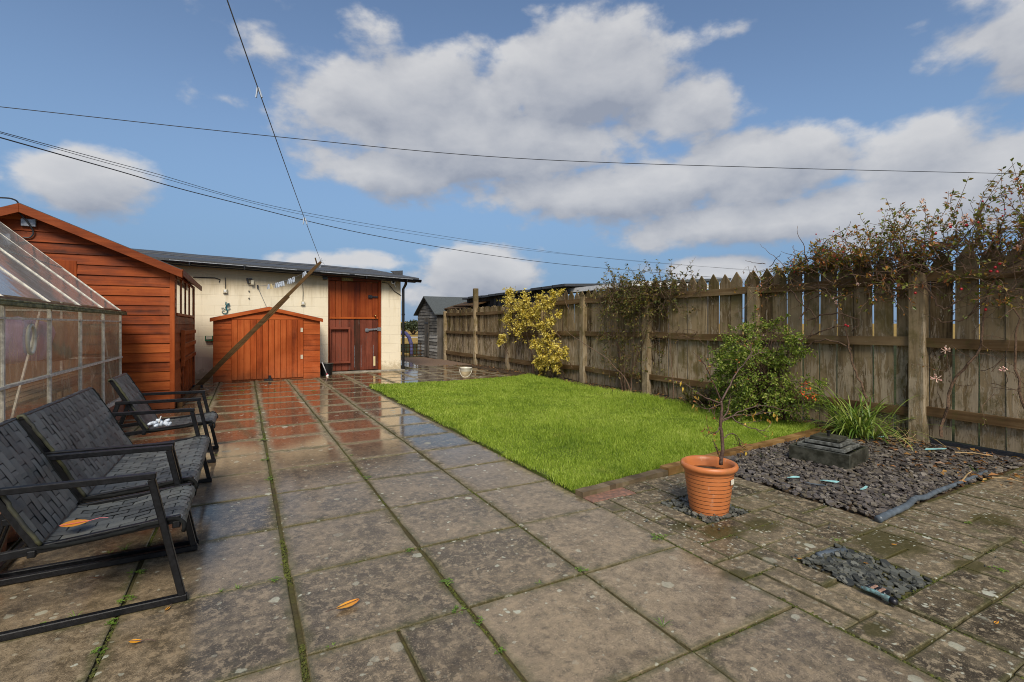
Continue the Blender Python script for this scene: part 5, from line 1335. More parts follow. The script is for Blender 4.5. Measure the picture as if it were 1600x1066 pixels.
# ================================================================== FOUNTAIN, POT, BUCKETS, HOSE, BITS
fo_ = Vector((4.352, 2.392, 0)); ang = rad(10)
ft = thing('stepped_fountain', 'small stepped dark slate fountain sitting on the plum chippings', 'fountain', fo_)
ax, ay = Vector((math.cos(ang), math.sin(ang), 0)), Vector((-math.sin(ang), math.cos(ang), 0)); zz = Vector((0, 0, 1))
hs = .225; z0, z1 = .012, .128
mb = MB()
for sg in (1, -1):
    mb.obox(fo_+ax*sg*(hs-.011)+zz*(z0+z1)/2, ax, ay, zz, .011, hs, (z1-z0)/2)
    mb.obox(fo_+ay*sg*(hs-.011)+zz*(z0+z1)/2, ax, ay, zz, hs-.023, .011, (z1-z0)/2)
mb.build('basin', M['slateblock'], ft, bevel=.004)
mb = MB(); mb.obox(fo_+zz*.100, ax, ay, zz, hs-.024, hs-.024, .004); mb.build('water', M['water'], ft)
M['slatetier'] = plain('pale edged slate tiers', (.16, .165, .15), .4, var=.5, scale=18, bump=.25, c2=(.05, .052, .045))
for hw_, za, zb in ((.178, .128, .148), (.135, .160, .180)):
    mb = MB()
    for sg in (1, -1):
        mb.obox(fo_+ax*sg*(hw_-.008)+zz*(za+zb)/2, ax, ay, zz, .008, hw_, (zb-za)/2+.004); mb.obox(fo_+ay*sg*(hw_-.008)+zz*(za+zb)/2, ax, ay, zz, hw_-.017, .008, (zb-za)/2+.004)
    mb.obox(fo_+zz*(za-.002), ax, ay, zz, hw_-.018, hw_-.018, .005); mb.build('tier', M['slatetier'], ft, bevel=.003)
mb = MB(); mb.obox(fo_+zz*.117, ax, ay, zz, .12, .12, .012); mb.obox(fo_+zz*.1515, ax, ay, zz, .10, .10, .009); mb.build('plinth', M['slateblock'], ft)
mb = MB(); mb.obox(fo_+zz*.197, ax, ay, zz, .105, .105, .014); mb.build('top_slab', M['slateblock'], ft, bevel=.004)
mb = MB(); mb.tube([fo_+zz*.21, fo_+zz*.235, fo_+zz*.242, fo_+zz*.256], [.009, .009, .014, .019], 10); mb.build('nozzle', M['black'], ft, smooth=True, angle=.6)

pc = Vector((2.545, 2.115, -.012))
pot = thing('plant_pot', 'ribbed terracotta coloured plant pot with a white sticker', 'plant pot', pc)
PRH = .315
prof = [(.0, .0), (.105, .0), (.112, .006)]
for k in range(21):
    z = .012 + k*.0125; r = .112 + (.148-.112)*(z/.27); prof.append((r + (.0012 if k % 2 else -.0006), z))
prof += [(.150, .268), (.160, .272), (.168, .282), (.170, .293), (.166, .304), (.156, .310), (.146, .304), (.140, .285), (.136, .255), (.132, .235)]
mb = MB(); mb.lathe(pc, prof, 56); mb.build('pot_body', M['pot'], pot, smooth=True, angle=1.2)
mb = MB(); mb.lathe(pc, [(.0, .252), (.06, .256), (.10, .250), (.136, .244)], 30); mb.build('potting_soil', M['soil'], pot, smooth=True)
vd = Vector((-_s, -_c, 0)); rt = Vector((_c, -_s, 0)); a_ = .72; dirp = (vd*math.cos(a_)+rt*math.sin(a_)).normalized(); tg = Vector((-dirp.y, dirp.x, 0))
mb = MB(); c = pc + dirp*.1485 + zz*.218; mb.obox(c, tg, (dirp+zz*-.13).normalized(), zz, .019, .0012, .015); mb.build('sticker', M['lidwhite'], pot)

# young bare tree in the pot
tree = thing('young_tree', 'spindly young tree with a few yellow leaves growing in the terracotta pot', 'tree', pc+zz*.25)
DP = pc.x*_s + pc.y*_c
T = lambda u, v, dd=0.: at_d(1040+u*260/1260, 460+v*220/1066, DP+dd)
rr = random.Random(12)
def branch(par, name, pix, r0, r1, mat=M['bark_red'], dd1=0.):
    P = [T(u, v, dd1*i/(len(pix)-1)) for i, (u, v) in enumerate(pix)]; P = smooth_path(P, 4); n = len(P)
    P = [p + Vector((rr.gauss(0, .002), rr.gauss(0, .002), rr.gauss(0, .002))) if 0 < i < n-1 else p for i, p in enumerate(P)]
    mb = MB(); mb.tube(P, [.9*(r0+(r1-r0)*i/(n-1)) for i in range(n)], 7); return mb.build(name, mat, par, smooth=True), P
base = [(428, 1260), (432, 1150), (425, 1066)]
trunk, tp = branch(tree, 'trunk', [(418, 1290), (432, 1180), (424, 1060), (415, 960), (424, 880), (420, 805)], .0135, .0085)
ends = []
for pix, r0, dd in (([(420, 805), (350, 650), (310, 560), (250, 465)], .006, -.12), ([(422, 806), (490, 690), (540, 590), (620, 490), (680, 400)], .0075, .10), ([(418, 822), (330, 795), (240, 745), (160, 685), (85, 655)], .006, -.05),
                    ([(610, 500), (650, 430), (612, 350)], .003, .05), ([(620, 490), (700, 445), (770, 440)], .003, .0), ([(312, 565), (350, 530)], .003, 0), ([(430, 965), (500, 925), (580, 880), (720, 845), (860, 865), (960, 890)], .005, .15),
                    ([(425, 955), (520, 915), (640, 915), (830, 890)], .005, .05), ([(500, 925), (560, 975), (680, 1020), (780, 1040)], .0045, -.1), ([(415, 965), (470, 880), (485, 790)], .005, .05), ([(420, 830), (330, 868), (230, 850)], .004, -.1),
                    ([(430, 1100), (480, 1060), (530, 1062), (560, 1120)], .0045, .05), ([(556, 1110), (570, 1150), (620, 1180)], .003, .06), ([(415, 1000), (370, 1060), (310, 1030)], .004, -.05), ([(420, 1270), (395, 1190), (385, 1150)], .008, -.03), ([(408, 975), (370, 930), (350, 860)], .0025, 0)):
    b, P = branch(tree, 'branch', pix, r0, .0018, dd1=dd); ends.append(P)
mb = MB()
for u, v in ((120, 655), (135, 700), (210, 770), (240, 770), (240, 850), (215, 830), (685, 880), (662, 900), (665, 930), (770, 940), (780, 950), (825, 900), (840, 920), (845, 905), (830, 935), (720, 915), (800, 1035), (815, 1045), (345, 1005), (400, 1040), (370, 830), (232, 860), (605, 970), (560, 1195), (610, 1190)):
    p = T(u+rr.uniform(-6, 6), v, rr.uniform(-.05, .08)); d_ = Vector((rr.gauss(0, .5), rr.gauss(0, .5), -1)); mb.leaf(p, d_, Vector((rr.gauss(0, 1), -1, rr.gauss(0, .4))), rr.uniform(.026, .042), rr.uniform(.011, .018))
mb.build('leaves', M['leaf_autumn'], tree)
mb = MB(); tw_ = MB()
for P in ends:
    for _ in range(3):
        j_ = rr.randint(len(P)//4, len(P)-2); d_ = (P[j_+1]-P[j_]).normalized() + Vector((rr.gauss(0, .6), rr.gauss(0, .6), rr.gauss(.2, .4))); Q = [P[j_]]
        for k in range(4): Q.append(Q[-1] + (d_.normalized()+Vector((rr.gauss(0, .15), rr.gauss(0, .15), rr.gauss(0, .15))))*rr.uniform(.015, .032))
        tw_.tube(Q, [.0022, .0019, .0016, .0013, .001], 4)
        for _k in range(3): mb.leaf(Q[rr.randint(1, 4)], Vector((rr.gauss(0, 1), rr.gauss(0, 1), rr.gauss(0, .6))), Vector((rr.gauss(0, 1), -1, .3)), rr.uniform(.014, .028), rr.uniform(.007, .012))
    leafy_n = rr.randint(2, 6)
    for _ in range(leafy_n):
        p = P[rr.randint(len(P)//3, len(P)-1)]; mb.leaf(p, Vector((rr.gauss(0, 1), rr.gauss(0, 1), rr.gauss(-.2, .6))), Vector((rr.gauss(0, 1), -1, rr.gauss(0, .5))), rr.uniform(.014, .026), rr.uniform(.007, .012))
mb.build('foliage', M['leaf_rose'], tree); tw_.build('twigs', M['bark_red'], tree)
mb = MB()
for u, v in ((300, 1020), (320, 1035), (335, 1010), (345, 1040), (290, 1025), (330, 1000), (560, 1190)):
    p = T(u, v); d_ = Vector((rr.gauss(0, 1), rr.gauss(0, 1), -.5)); mb.leaf(p, d_, Vector((rr.gauss(0, 1), -1, 0)), .028, .016)
mb.build('withered_leaves', M['litter'], tree)
for (u, v, L_, W_) in ((375, 1235, .03, .02),):
    mb = MB(); 
    for k in range(5): mb.leaf(pc+zz*.255+Vector((-.07, -.03, 0)), Vector((rr.gauss(0, .6), rr.gauss(0, .6), .8)), Vector((rr.gauss(0, 1), -1, .3)), .035, .022)
    o = mb.build('pot_seedling', M['leaf_weed'], loc=pc+zz*.25+Vector((-.07, -.03, 0))); tag(o, 'pale green seedling in the soil of the terracotta pot', 'seedling')

# dirty white bucket at the lawn's far edge
bc = Vector((4.20, 9.82, 0)); bk = thing('bucket', 'cloudy white plastic bucket with brown dirt at the far edge of the lawn', 'bucket', bc)
mb = MB(); mb.lathe(bc, [(0, .004), (.098, .004), (.102, .012), (.120, .155)], 32); mb.build('bucket_body', M['bucket'], bk, smooth=True, angle=1.)
mb = MB(); mb.lathe(bc, [(.120, .155), (.123, .16), (.128, .215), (.133, .22), (.133, .232), (.127, .235), (.120, .228), (.114, .12)], 32); mb.build('rim', M['lidwhite'], bk, smooth=True, angle=1.)
mb = MB(); hp = []
for k in range(15):
    a = math.pi*k/14; hp.append(bc + rt*.134*math.cos(a) + vd*(.134*math.sin(a)*.75+.05*math.sin(a)) + zz*(.205-.165*math.sin(a)))
mb.tube(hp, .006, 6); mb.build('handle', M['lidwhite'], bk, smooth=True)
# black bucket and brush by the stable door
bc = Vector((1.64, 11.86, 0)); bb = thing('black_bucket', 'black builder\'s bucket standing by the red stable door', 'bucket', bc)
mb = MB(); mb.lathe(bc, [(0, .004), (.115, .004), (.12, .012), (.142, .255), (.150, .26), (.150, .275), (.142, .277), (.136, .255), (.115, .03), (0, .03)], 32); mb.build('bucket_body', M['black'], bb, smooth=True, angle=.9)
mb = MB(); mb.lathe(bc, [(.1405, .278), (.150, .279), (.150, .283), (.1405, .283)], 32); mb.build('rim', M['concrete'], bb, smooth=True)
br0 = on_y(503, 566, 11.72); br1 = on_z(511.5, 586.5, .02); br = thing('brush', 'small white handled brush with a red collar leaning on the black bucket', 'brush', br1)
mb = MB(); mb.tube([br0, br1+(br0-br1)*.12], .012, 8); mb.build('handle', M['whiteplastic'], br, smooth=True)
mb = MB(); mb.tube([br1+(br0-br1)*.12, br1+(br0-br1)*.05], .02, 8); mb.build('collar', M['redplastic'], br, smooth=True)
mb = MB(); mb.tube([br1+(br0-br1)*.05, br1-(br0-br1)*.04], [.022, .034], 8); mb.build('bristles', M['whiteplastic'], br)
# ridged hose end beside the chippings
hp = [Vector((3.235, 1.50, .022)), Vector((3.40, 1.508, .026)), Vector((3.62, 1.520, .028)), Vector((3.80, 1.552, .030)), Vector((3.92, 1.540, .026)), Vector((4.08, 1.555, .026)), Vector((4.30, 1.565, .022)), Vector((4.52, 1.572, .020)), Vector((4.78, 1.585, .018)), Vector((5.05, 1.60, .016))]
P = smooth_path(hp, 6); n = len(P); mb = MB(); mb.tube(P, [(.021 - .010*i/n)*(1+.10*math.sin(i*2.4)) for i in range(n)], 10); o = mb.build('hose', M['hose'], loc=hp[0], smooth=True); tag(o, 'blue grey hose lying along the edge of the slate chippings', 'hose')
# half buried pipe in the empty gap
mb = MB(); mb.tube([(2.53, 1.440, -.012), (2.60, 1.432, -.010), (2.71, 1.41, -.014)], .020, 10); o = mb.build('pipe_offcut', M['hose'], loc=(2.6, 1.42, 0), smooth=True); tag(o, 'dark ribbed pipe offcut on the chippings in the empty square gap', 'pipe')
# broken painted ornament at the near corner of the gap
M['ornteal'] = plain('chipped turquoise paint', (.14, .27, .28), .6, var=.7, scale=50, bump=.4, c2=(.08, .09, .08)); M['ornpink'] = plain('dusty pink paint', (.34, .20, .14), .7, var=.4, scale=40)
oc = Vector((2.475, 1.045, .018)); orn = thing('broken_ornament', 'broken turquoise and pink striped garden ornament at the near edge of the gap', 'ornament', oc)
e0, e1 = on_z(1346, 918, .02), on_z(1392, 938, .02)
mb = MB(); mb.tube(smooth_path([e0, e0.lerp(e1, .45)+Vector((0, 0, .006)), e1], 5), [.006]*2+[.009]*6+[.013]*3, 8); mb.build('body', M['ornteal'], orn, smooth=True)
dd_ = (e1-e0).normalized(); nn_ = Vector((-dd_.y, dd_.x, 0))
for k in range(5):
    c = e0.lerp(e1, .22+k*.13)+nn_*.022+Vector((0, 0, .010)); mb = MB(); mb.obox(c, dd_, nn_, zz, .008, .022, .009); mb.build('stripe', M['steel'] if k % 2 == 0 else M['ornpink'], orn, bevel=.004)
mb = MB(); mb.tube([e1, e1+dd_*.022], [.017, .012], 8); mb.build('neck', M['steel'], orn, smooth=True)
# turquoise plastic shards on the chippings
for i, (px, py, L_, W_, a_, lb) in enumerate(((1371, 683, .19, .075, .2, 'large flat turquoise shard at the foot of the fence post'), (1462, 702, .22, .04, .1, 'long turquoise shard right of the fence post'), (1240, 746, .10, .02, .1, 'thin turquoise sliver left of the fountain on the chippings'), (1296, 752, .12, .03, -.4, 'turquoise shard in front of the fountain'), (1350, 763, .12, .025, .6, 'curved turquoise shard nearest the hose'), (1275, 757, .13, .012, -.5, 'grey blue sliver just in front of the fountain'))):
    c = on_z(px, py, .03); mb = MB(); pts = []
    for k in range(8):
        t_ = 2*math.pi*k/8; q = Vector((math.cos(t_)*L_/2, math.sin(t_)*W_/2*R.uniform(.5, 1.2), 0)); q = Matrix.Rotation(a_-YAW, 3, 'Z') @ q; pts.append(c+q+Vector((0, 0, R.uniform(-.004, .006))))
    mb.prism(pts, (0, 0, .004)); o = mb.build('plastic_shard', M['teal'] if i != 5 else M['hose'], loc=c); tag(o, lb, 'plastic shard', 'turquoise plastic shards')
# dry stalks
for i, (a, b, lb) in enumerate((((1450, 683), (1478, 698), 'pale bent stalk beside the foot of the fence post'), ((1492, 707), (1552, 713), 'long straight pale stalk in front of the fence boards'), ((1503, 752), (1519, 736), 'short dry stalk standing by the weed tuft'), ((1550, 746), (1600, 754), 'dry stalk lying past the weed tuft'))):
    p, q = on_z(*a, .03), on_z(*b, .03); mb = MB(); mb.tube([p, p.lerp(q, .5)+Vector((0, 0, .012)), q], [.006, .005, .003], 6); o = mb.build('dry_stalk', M['straw'], loc=p); tag(o, lb, 'stalk', 'dry stalks on the bed')
# big fallen leaves
def fallen(name, label, c, L_, W_, ang, mat, curl=.25, stem=.4, z=.012):
    mb = MB(); n = 14; vs = []; ca, sa = math.cos(ang), math.sin(ang)
    for i in range(n+1):
        f = i/n; w = W_/2*(math.sin(math.pi*min(1, f*1.02))**.75)*(1-.25*f); x = (f-.5)*L_
        zc = curl*L_*(.6*(f-.5)**2)
        for sgn, k in ((-1, 1), (-.5, .35), (0, 0), (.5, .35), (1, 1)):
            yy = sgn*w*(1+.05*math.sin(i*2.3+sgn)); vs.append(Vector((c.x + x*ca - yy*sa, c.y + x*sa + yy*ca, c.z + z + zc + curl*.5*k*w*(1 if sgn > 0 else .7))))
    fs = [(i*5+j, i*5+j+1, i*5+j+6, i*5+j+5) for i in range(n) for j in range(4)]; mb.add(vs, fs); o = mb.build(name, mat, loc=c, smooth=True); tag(o, label, 'leaf')
    m2 = MB(); e = vs[-3]; d_ = Vector((ca, sa, 0)); m2.tube([vs[2], e, e+d_*L_*stem*.5+Vector((0, 0, .004)), e+d_*L_*stem+Vector((sa, -ca, 0))*L_*.06], [.0012, .0016, .0014, .0012], 5); m2.build('stalk', M['redplastic'] if 'seat' in label else M['bark_red'], o)
fallen('fallen_leaf', 'yellow orange leaf lying alone on the slab at the front middle', on_z(543, 951), .105, .052, rad(180)+.28, M['fallen2'], .5, .35)
fallen('fallen_leaf', 'curled orange red leaf on the slab before the nearest chair', on_z(212, 1008), .05, .024, -.45, M['fallen2'], .5, .9)
fallen('fallen_leaf', 'bright orange leaf lying on the seat of the nearest chair', on_z(117, 821, .345)+Vector((0, 0, 0)), .095, .085, .12, M['fallen'], .35, .6, .004)
small = [((1397, 853), 'small orange leaf on the mossy block above the empty gap'), ((1557, 976), 'small yellow leaf on the blocks at the far right'), ((1248, 875), 'red leaf at the near left corner of the empty gap'), ((1352, 882), 'rust coloured leaf in the middle of the empty gap'), ((757, 701), 'small orange scrap on the slab beside the lawn edge'), ((150, 905), 'brown leaf under the nearest chair'), ((262, 954), 'rust coloured sliver beside the nearest chair\'s front leg')]
for (px, py), lb in small:
    fallen('fallen_leaf', lb, on_z(px, py), R.uniform(.03, .045), .014, R.uniform(0, 6), M['litter'] if 'brown' in lb else M['fallen2'], .3, .3, .008)

# ================================================================== PLANTS
def wander(p, d, L, n, wob, grav=0., rr=R):
    p, d = Vector(p), Vector(d).normalized(); out = [p.copy()]
    for i in range(n):
        d = (d + Vector((rr.gauss(0, wob), rr.gauss(0, wob), rr.gauss(0, wob) - grav))).normalized(); p = p + d*L/n; out.append(p.copy())
    return out
def leafy(mb, P, n, s0, s1, asp, rr, f0=.15, spread=.8, droop=.1):
    for _ in range(n):
        f = f0+(1-f0)*rr.random(); k = min(len(P)-2, int(f*(len(P)-1))); a = P[k].lerp(P[k+1], f*(len(P)-1)-k); d = (P[k+1]-P[k]).normalized()
        o = Vector((rr.gauss(0, 1), rr.gauss(0, 1), rr.gauss(0, 1))); o = (o - d*o.dot(d)).normalized()
        dd = (d*.5 + o*spread - Vector((0, 0, droop))).normalized(); L = rr.uniform(s0, s1)
        mb.leaf(a+o*.003, dd, Vector((rr.gauss(0, .6), rr.gauss(0, .6), 1)), L, L*asp*rr.uniform(.8, 1.2))

# golden variegated shrub trained on the fence
rr = random.Random(21)
ys = thing('golden_shrub', 'golden yellow variegated shrub climbing the middle of the fence', 'shrub', (5.70, 9.7, 0))
twg, lf = MB(), MB()
clumps = [(800, 470, 26), (818, 485, 30), (795, 500, 18), (830, 498, 24), (812, 515, 24), (788, 530, 12), (822, 470, 20), (845, 470, 18), (866, 466, 18), (858, 482, 16), (842, 488, 14), (797, 458, 10), (878, 460, 8), (848, 515, 18), (862, 505, 14), (858, 530, 20), (846, 548, 20), (868, 545, 20), (852, 562, 26), (872, 562, 22), (840, 565, 12), (886, 552, 12), (838, 538, 14), (870, 576, 14), (845, 577, 12), (783, 535, 8), (874, 495, 6)]
for px, py, rp in clumps:
    c = on_x(px, py, 5.62); d = c.x*_s+c.y*_c; r = rp/FPX*d*.85
    st_ = Vector((5.76, c.y+rr.gauss(0, .08), max(.05, c.z-.3)))
    twg.tube(wander(st_, c-st_, (c-st_).length, 5, .12, 0, rr), [.010, .009, .008, .007, .006, .005], 5)
    for _ in range(int(16+r*r*330)):
        q = c + Vector((rr.gauss(0, .16), rr.gauss(0, .5), rr.gauss(0, .46)))*r*1.0; q.x = min(q.x, 5.79)
        P = wander(c.lerp(q, .3), q-c+Vector((-.05, 0, .05)), (q-c).length*.8+.03, 4, .25, 0, rr); twg.tube(P, [.0035, .003, .002, .0015, .001], 4)
        leafy(lf, P, 17, .022, .060, .62, rr, .1, 1.)
twg.tube(wander((5.74, 9.55, 0), (0, .1, 1), 1.5, 9, .10, 0, rr), [.022-.0015*i for i in range(10)], 7)
twg.tube(wander((5.74, 9.35, 0), (0, -.2, 1), .9, 7, .12, 0, rr), [.02-.0015*i for i in range(8)], 7)
twg.build('stems', M['bark_grey'], ys); lf.build('leaves', M['leaf_yellow'], ys)

# dark climber on the fence half way along
rr = random.Random(33)
cl = thing('dark_climber', 'half bare dark climber smothering the fence post left of the green shrub', 'climber', (5.72, 6.5, 0))
twg, lf = MB(), MB()
for k in range(9):
    P = wander((5.72+rr.gauss(0, .03), 6.35+rr.gauss(0, .12), 0), (-.02, rr.gauss(.0, .16), 1), rr.uniform(1.3, 1.9), 14, .14, -.03, rr)
    P = [Vector((min(p.x, 5.77), p.y, p.z)) for p in P]; twg.tube(P, [.012-.0006*i for i in range(15)], 5)
for k in range(270):
    y = rr.gauss(6.25, .50); z = rr.uniform(1.35, 1.85); a = rr.uniform(0, 6.28)
    P = wander((5.78+rr.gauss(0, .07), y, z), (rr.gauss(-.1, .4), math.cos(a), math.sin(a)*.6+.25), rr.uniform(.2, .55), 7, .32, .05, rr); twg.tube(P, [.0045-.0005*i for i in range(8)], 4); leafy(lf, P, rr.randint(6, 18), .030, .062, .5, rr)
for k in range(34):
    y = rr.gauss(6.55, .42) if k < 24 else rr.gauss(5.5, .3); P = wander((5.80+rr.gauss(0, .05), y, 1.75), (rr.gauss(0, .25), rr.gauss(.1, .4), 1), rr.uniform(.15, .52), 7, .2, 0, rr); twg.tube(P, [.004-.0004*i for i in range(8)], 4); leafy(lf, P, rr.randint(9, 20), .03, .06, .5, rr, .2)
for k in range(190):
    y = rr.gauss(6.5, .38); z = rr.uniform(.35, 1.45); P = wander((5.72+rr.gauss(0, .03), y, z), (rr.gauss(-.25, .3), rr.gauss(0, 1), rr.gauss(-.2, .7)), rr.uniform(.12, .42), 6, .3, .06, rr); twg.tube(P, [.0035-.0004*i for i in range(7)], 4); leafy(lf, P, rr.randint(3, 11), .026, .052, .5, rr)
twg.build('stems', M['bark_grey'], cl); lf.build('leaves', M['leaf_dark'], cl)
rr = random.Random(34)
c2 = thing('dark_climber', 'sparse twiggy climber trailing along the fence rail between two posts', 'climber', (5.74, 5.35, 0))
twg, lf = MB(), MB()
for k in range(46):
    z = rr.choice((.95, 1.05, 1.62, 1.72)); y = rr.uniform(4.9, 6.0); P = wander((5.76+rr.gauss(0, .03), y, z), (rr.gauss(-.15, .2), rr.choice((-1, 1)), rr.gauss(0, .4)), rr.uniform(.2, .6), 8, .25, .03, rr); twg.tube(P, [.004-.0004*i for i in range(9)], 4); leafy(lf, P, rr.randint(1, 6), .022, .04, .5, rr)
P = wander((5.73, 5.42, 0), (-.02, .05, 1), 1.85, 14, .09, 0, rr); twg.tube([Vector((min(p.x, 5.77), p.y, p.z)) for p in P], [.008-.0004*i for i in range(15)], 5)
twg.build('stems', M['bark_grey'], c2); lf.build('leaves', M['leaf_dark'], c2)

# rambling rose over the near fence
rr = random.Random(44)
rs = thing('rambling_rose', 'tangled rambling rose with red hips spilling over the top of the near fence', 'climbing rose', (5.8, 2.0, 0))
twg, lf = MB(), MB()
def one_hip(c, s): m_ = MB(); m_.tube([c-Vector((0, 0, s)), c-Vector((0, 0, s*.45)), c+Vector((0, 0, s*.55)), c+Vector((0, 0, s*1.1))], [s*.45, s, s, s*.4], 7); m_.build('rose_hip', M['hip'], rs, smooth=True)
for pix in ([(1358, 672), (1356, 630), (1340, 590), (1326, 545), (1318, 500), (1300, 465)], [(1330, 545), (1290, 530), (1255, 540), (1235, 525)], [(1260, 528), (1300, 512), (1330, 508)], [(1250, 500), (1268, 470), (1290, 455), (1330, 440)], [(1262, 500), (1300, 490), (1340, 500), (1330, 520)], [(1230, 450), (1262, 480), (1275, 500), (1262, 530)], [(1470, 680), (1490, 600), (1530, 545), (1540, 470), (1560, 430)], [(1600, 640), (1585, 560), (1590, 500), (1570, 450)], [(1540, 470), (1500, 500), (1460, 500)], [(1440, 440), (1470, 480), (1500, 470), (1530, 440)]):
    P = smooth_path([on_x(px, py, 5.76) for px, py in pix], 5); n = len(P); r0 = .013 if len(pix) > 4 else .010
    P = [p + Vector((rr.gauss(0, .010), rr.gauss(0, .008), rr.gauss(0, .008))) for p in P]; twg.tube(P, [r0*(1-.6*i/n) for i in range(n)], 6)
def topz(y):   # how high the tangle stands along the fence
    return 1.80 + .40*math.exp(-((y-2.15)/.8)**2) + .34*math.exp(-((y-1.2)/.8)**2) + .15*math.exp(-((y-3.1)/.5)**2)
for k in range(170):
    y = rr.uniform(.2, 3.9); P = wander((5.83+rr.gauss(-.02, .06), y, rr.uniform(1.5, 1.95)), (rr.gauss(-.05, .2), rr.choice((-1, 1)), rr.gauss(.1, .35)), rr.uniform(.25, .8), 10, .24, .04, rr); twg.tube(P, [.0058-.0004*i for i in range(11)], 4)
for k in range(330):
    y = rr.choice((rr.uniform(.2, 2.7), rr.uniform(.2, 2.7), rr.uniform(2.4, 3.95))); z = rr.uniform(1.45, 1.82) - (.0 if y > 2.4 else rr.random()**3*.35)
    d = Vector((rr.gauss(-.1, .45), rr.gauss(0, .9), rr.gauss(.35, .55))); P = wander((5.84+rr.gauss(-.02, .10), y, z), d, rr.uniform(.2, .65), 9, .30, .03, rr)
    lim = topz(y)+.05; P = [Vector((p.x, p.y, min(p.z, lim+rr.uniform(-.08, .05)))) for p in P]
    twg.tube(P, [.0048-.0004*i for i in range(10)], 4); leafy(lf, P, rr.randint(3, 11), .024, .054, .52, rr, .1)
for k in range(190):
    y = rr.choice((rr.gauss(2.1, .55), rr.gauss(1.3, .6), rr.gauss(3.1, .3))); P = wander((5.86+rr.gauss(0, .12), y, 1.75), (rr.gauss(0, .35), rr.gauss(0, .45), 1), max(.1, (topz(y)-1.70)*rr.uniform(.4, 1.5)), 9, .20, -.01, rr)
    twg.tube(P, [.0042-.0003*i for i in range(10)], 4)
    for q_ in range(4): j_ = rr.randint(2, 7); Q = wander(P[j_], (P[j_+1]-P[j_]).normalized()+Vector((rr.gauss(0, .7), rr.gauss(0, .7), rr.gauss(0, .4))), rr.uniform(.06, .2), 5, .25, .02, rr); twg.tube(Q, .0018, 4); leafy(lf, Q, rr.randint(3, 9), .022, .05, .52, rr, .1)
    leafy(lf, P, rr.randint(12, 28), .022, .056, .52, rr, .1)
    if rr.random() < .20:
        for _ in range(rr.randint(1, 3)):
            c = P[rr.randint(4, 9)] + Vector((rr.gauss(0, .02), rr.gauss(0, .02), rr.gauss(0, .02))); one_hip(c, .0075)
for px, py in ((1430, 458), (1555, 418), (1562, 412), (1548, 424), (1558, 425), (1502, 452), (1540, 484), (1325, 510), (1321, 508), (1462, 365), (1485, 355), (1510, 352)):
    one_hip(on_x(px, py, 5.66), .0115)
for px, py, s in ((1418, 341, .03), (1441, 315, .026), (1446, 330, .022), (1510, 340, .034), (1522, 350, .034), (1505, 348, .03), (1345, 400, .03), (1332, 396, .026), (1303, 466, .022), (1307, 473, .022), (1548, 345, .03), (1590, 388, .03), (1477, 547, .04), (1463, 592, .045), (1568, 577, .032), (1341, 445, .022), (1485, 352, .02)):
    c = on_x(px, py, 5.70); flw = MB()
    for k in range(13):
        d = Vector((rr.gauss(-.6, .5), rr.gauss(0, 1), rr.gauss(.1, .8))).normalized(); flw.tube([c, c+d*s*.6, c+d*s+Vector((0, 0, .004))], [.0022, .003, .0045], 5)
    flw.build('blossom', M['pink'], rs)
    if py > 500:
        P = wander(c+Vector((.02, 0, -.01)), (.3, rr.gauss(-.3, .3), -.4), .35, 7, .2, -.02, rr); twg.tube(P, .0022, 4)
for px, py in ((1500, 440), (1555, 470), (1545, 478), (1560, 485), (1556, 462), (1510, 432), (1498, 438)):   # fresh green sprays
    c = on_x(px, py, 5.68); P = wander(c, (rr.gauss(-.2, .3), rr.gauss(0, .6), .4), .14, 5, .25, 0, rr); twg.tube(P, .002, 4); leafy(lf, P, 14, .03, .05, .6, rr, 0.)
for k in range(70):
    y = rr.uniform(.2, 2.2); z = rr.uniform(.55, 1.5); P = wander((5.76+rr.gauss(0, .03), y, z), (rr.gauss(-.1, .2), rr.gauss(0, 1), rr.gauss(0, .5)), rr.uniform(.2, .55), 8, .22, .02, rr); twg.tube(P, [.0032-.0003*i for i in range(9)], 4); leafy(lf, P, rr.randint(0, 4), .02, .04, .5, rr)
twg.build('stems', M['bark_grey'], rs); lf.build('leaves', M['leaf_rose'], rs); 

# green arching shrub in front of the fence
rr = random.Random(55)
sh = thing('green_shrub', 'dense arching green shrub against the fence behind the bare young tree', 'shrub', (5.6, 3.95, 0))
twg, lf, fl = MB(), MB(), MB()
C = Vector((5.42, 3.78, .60))
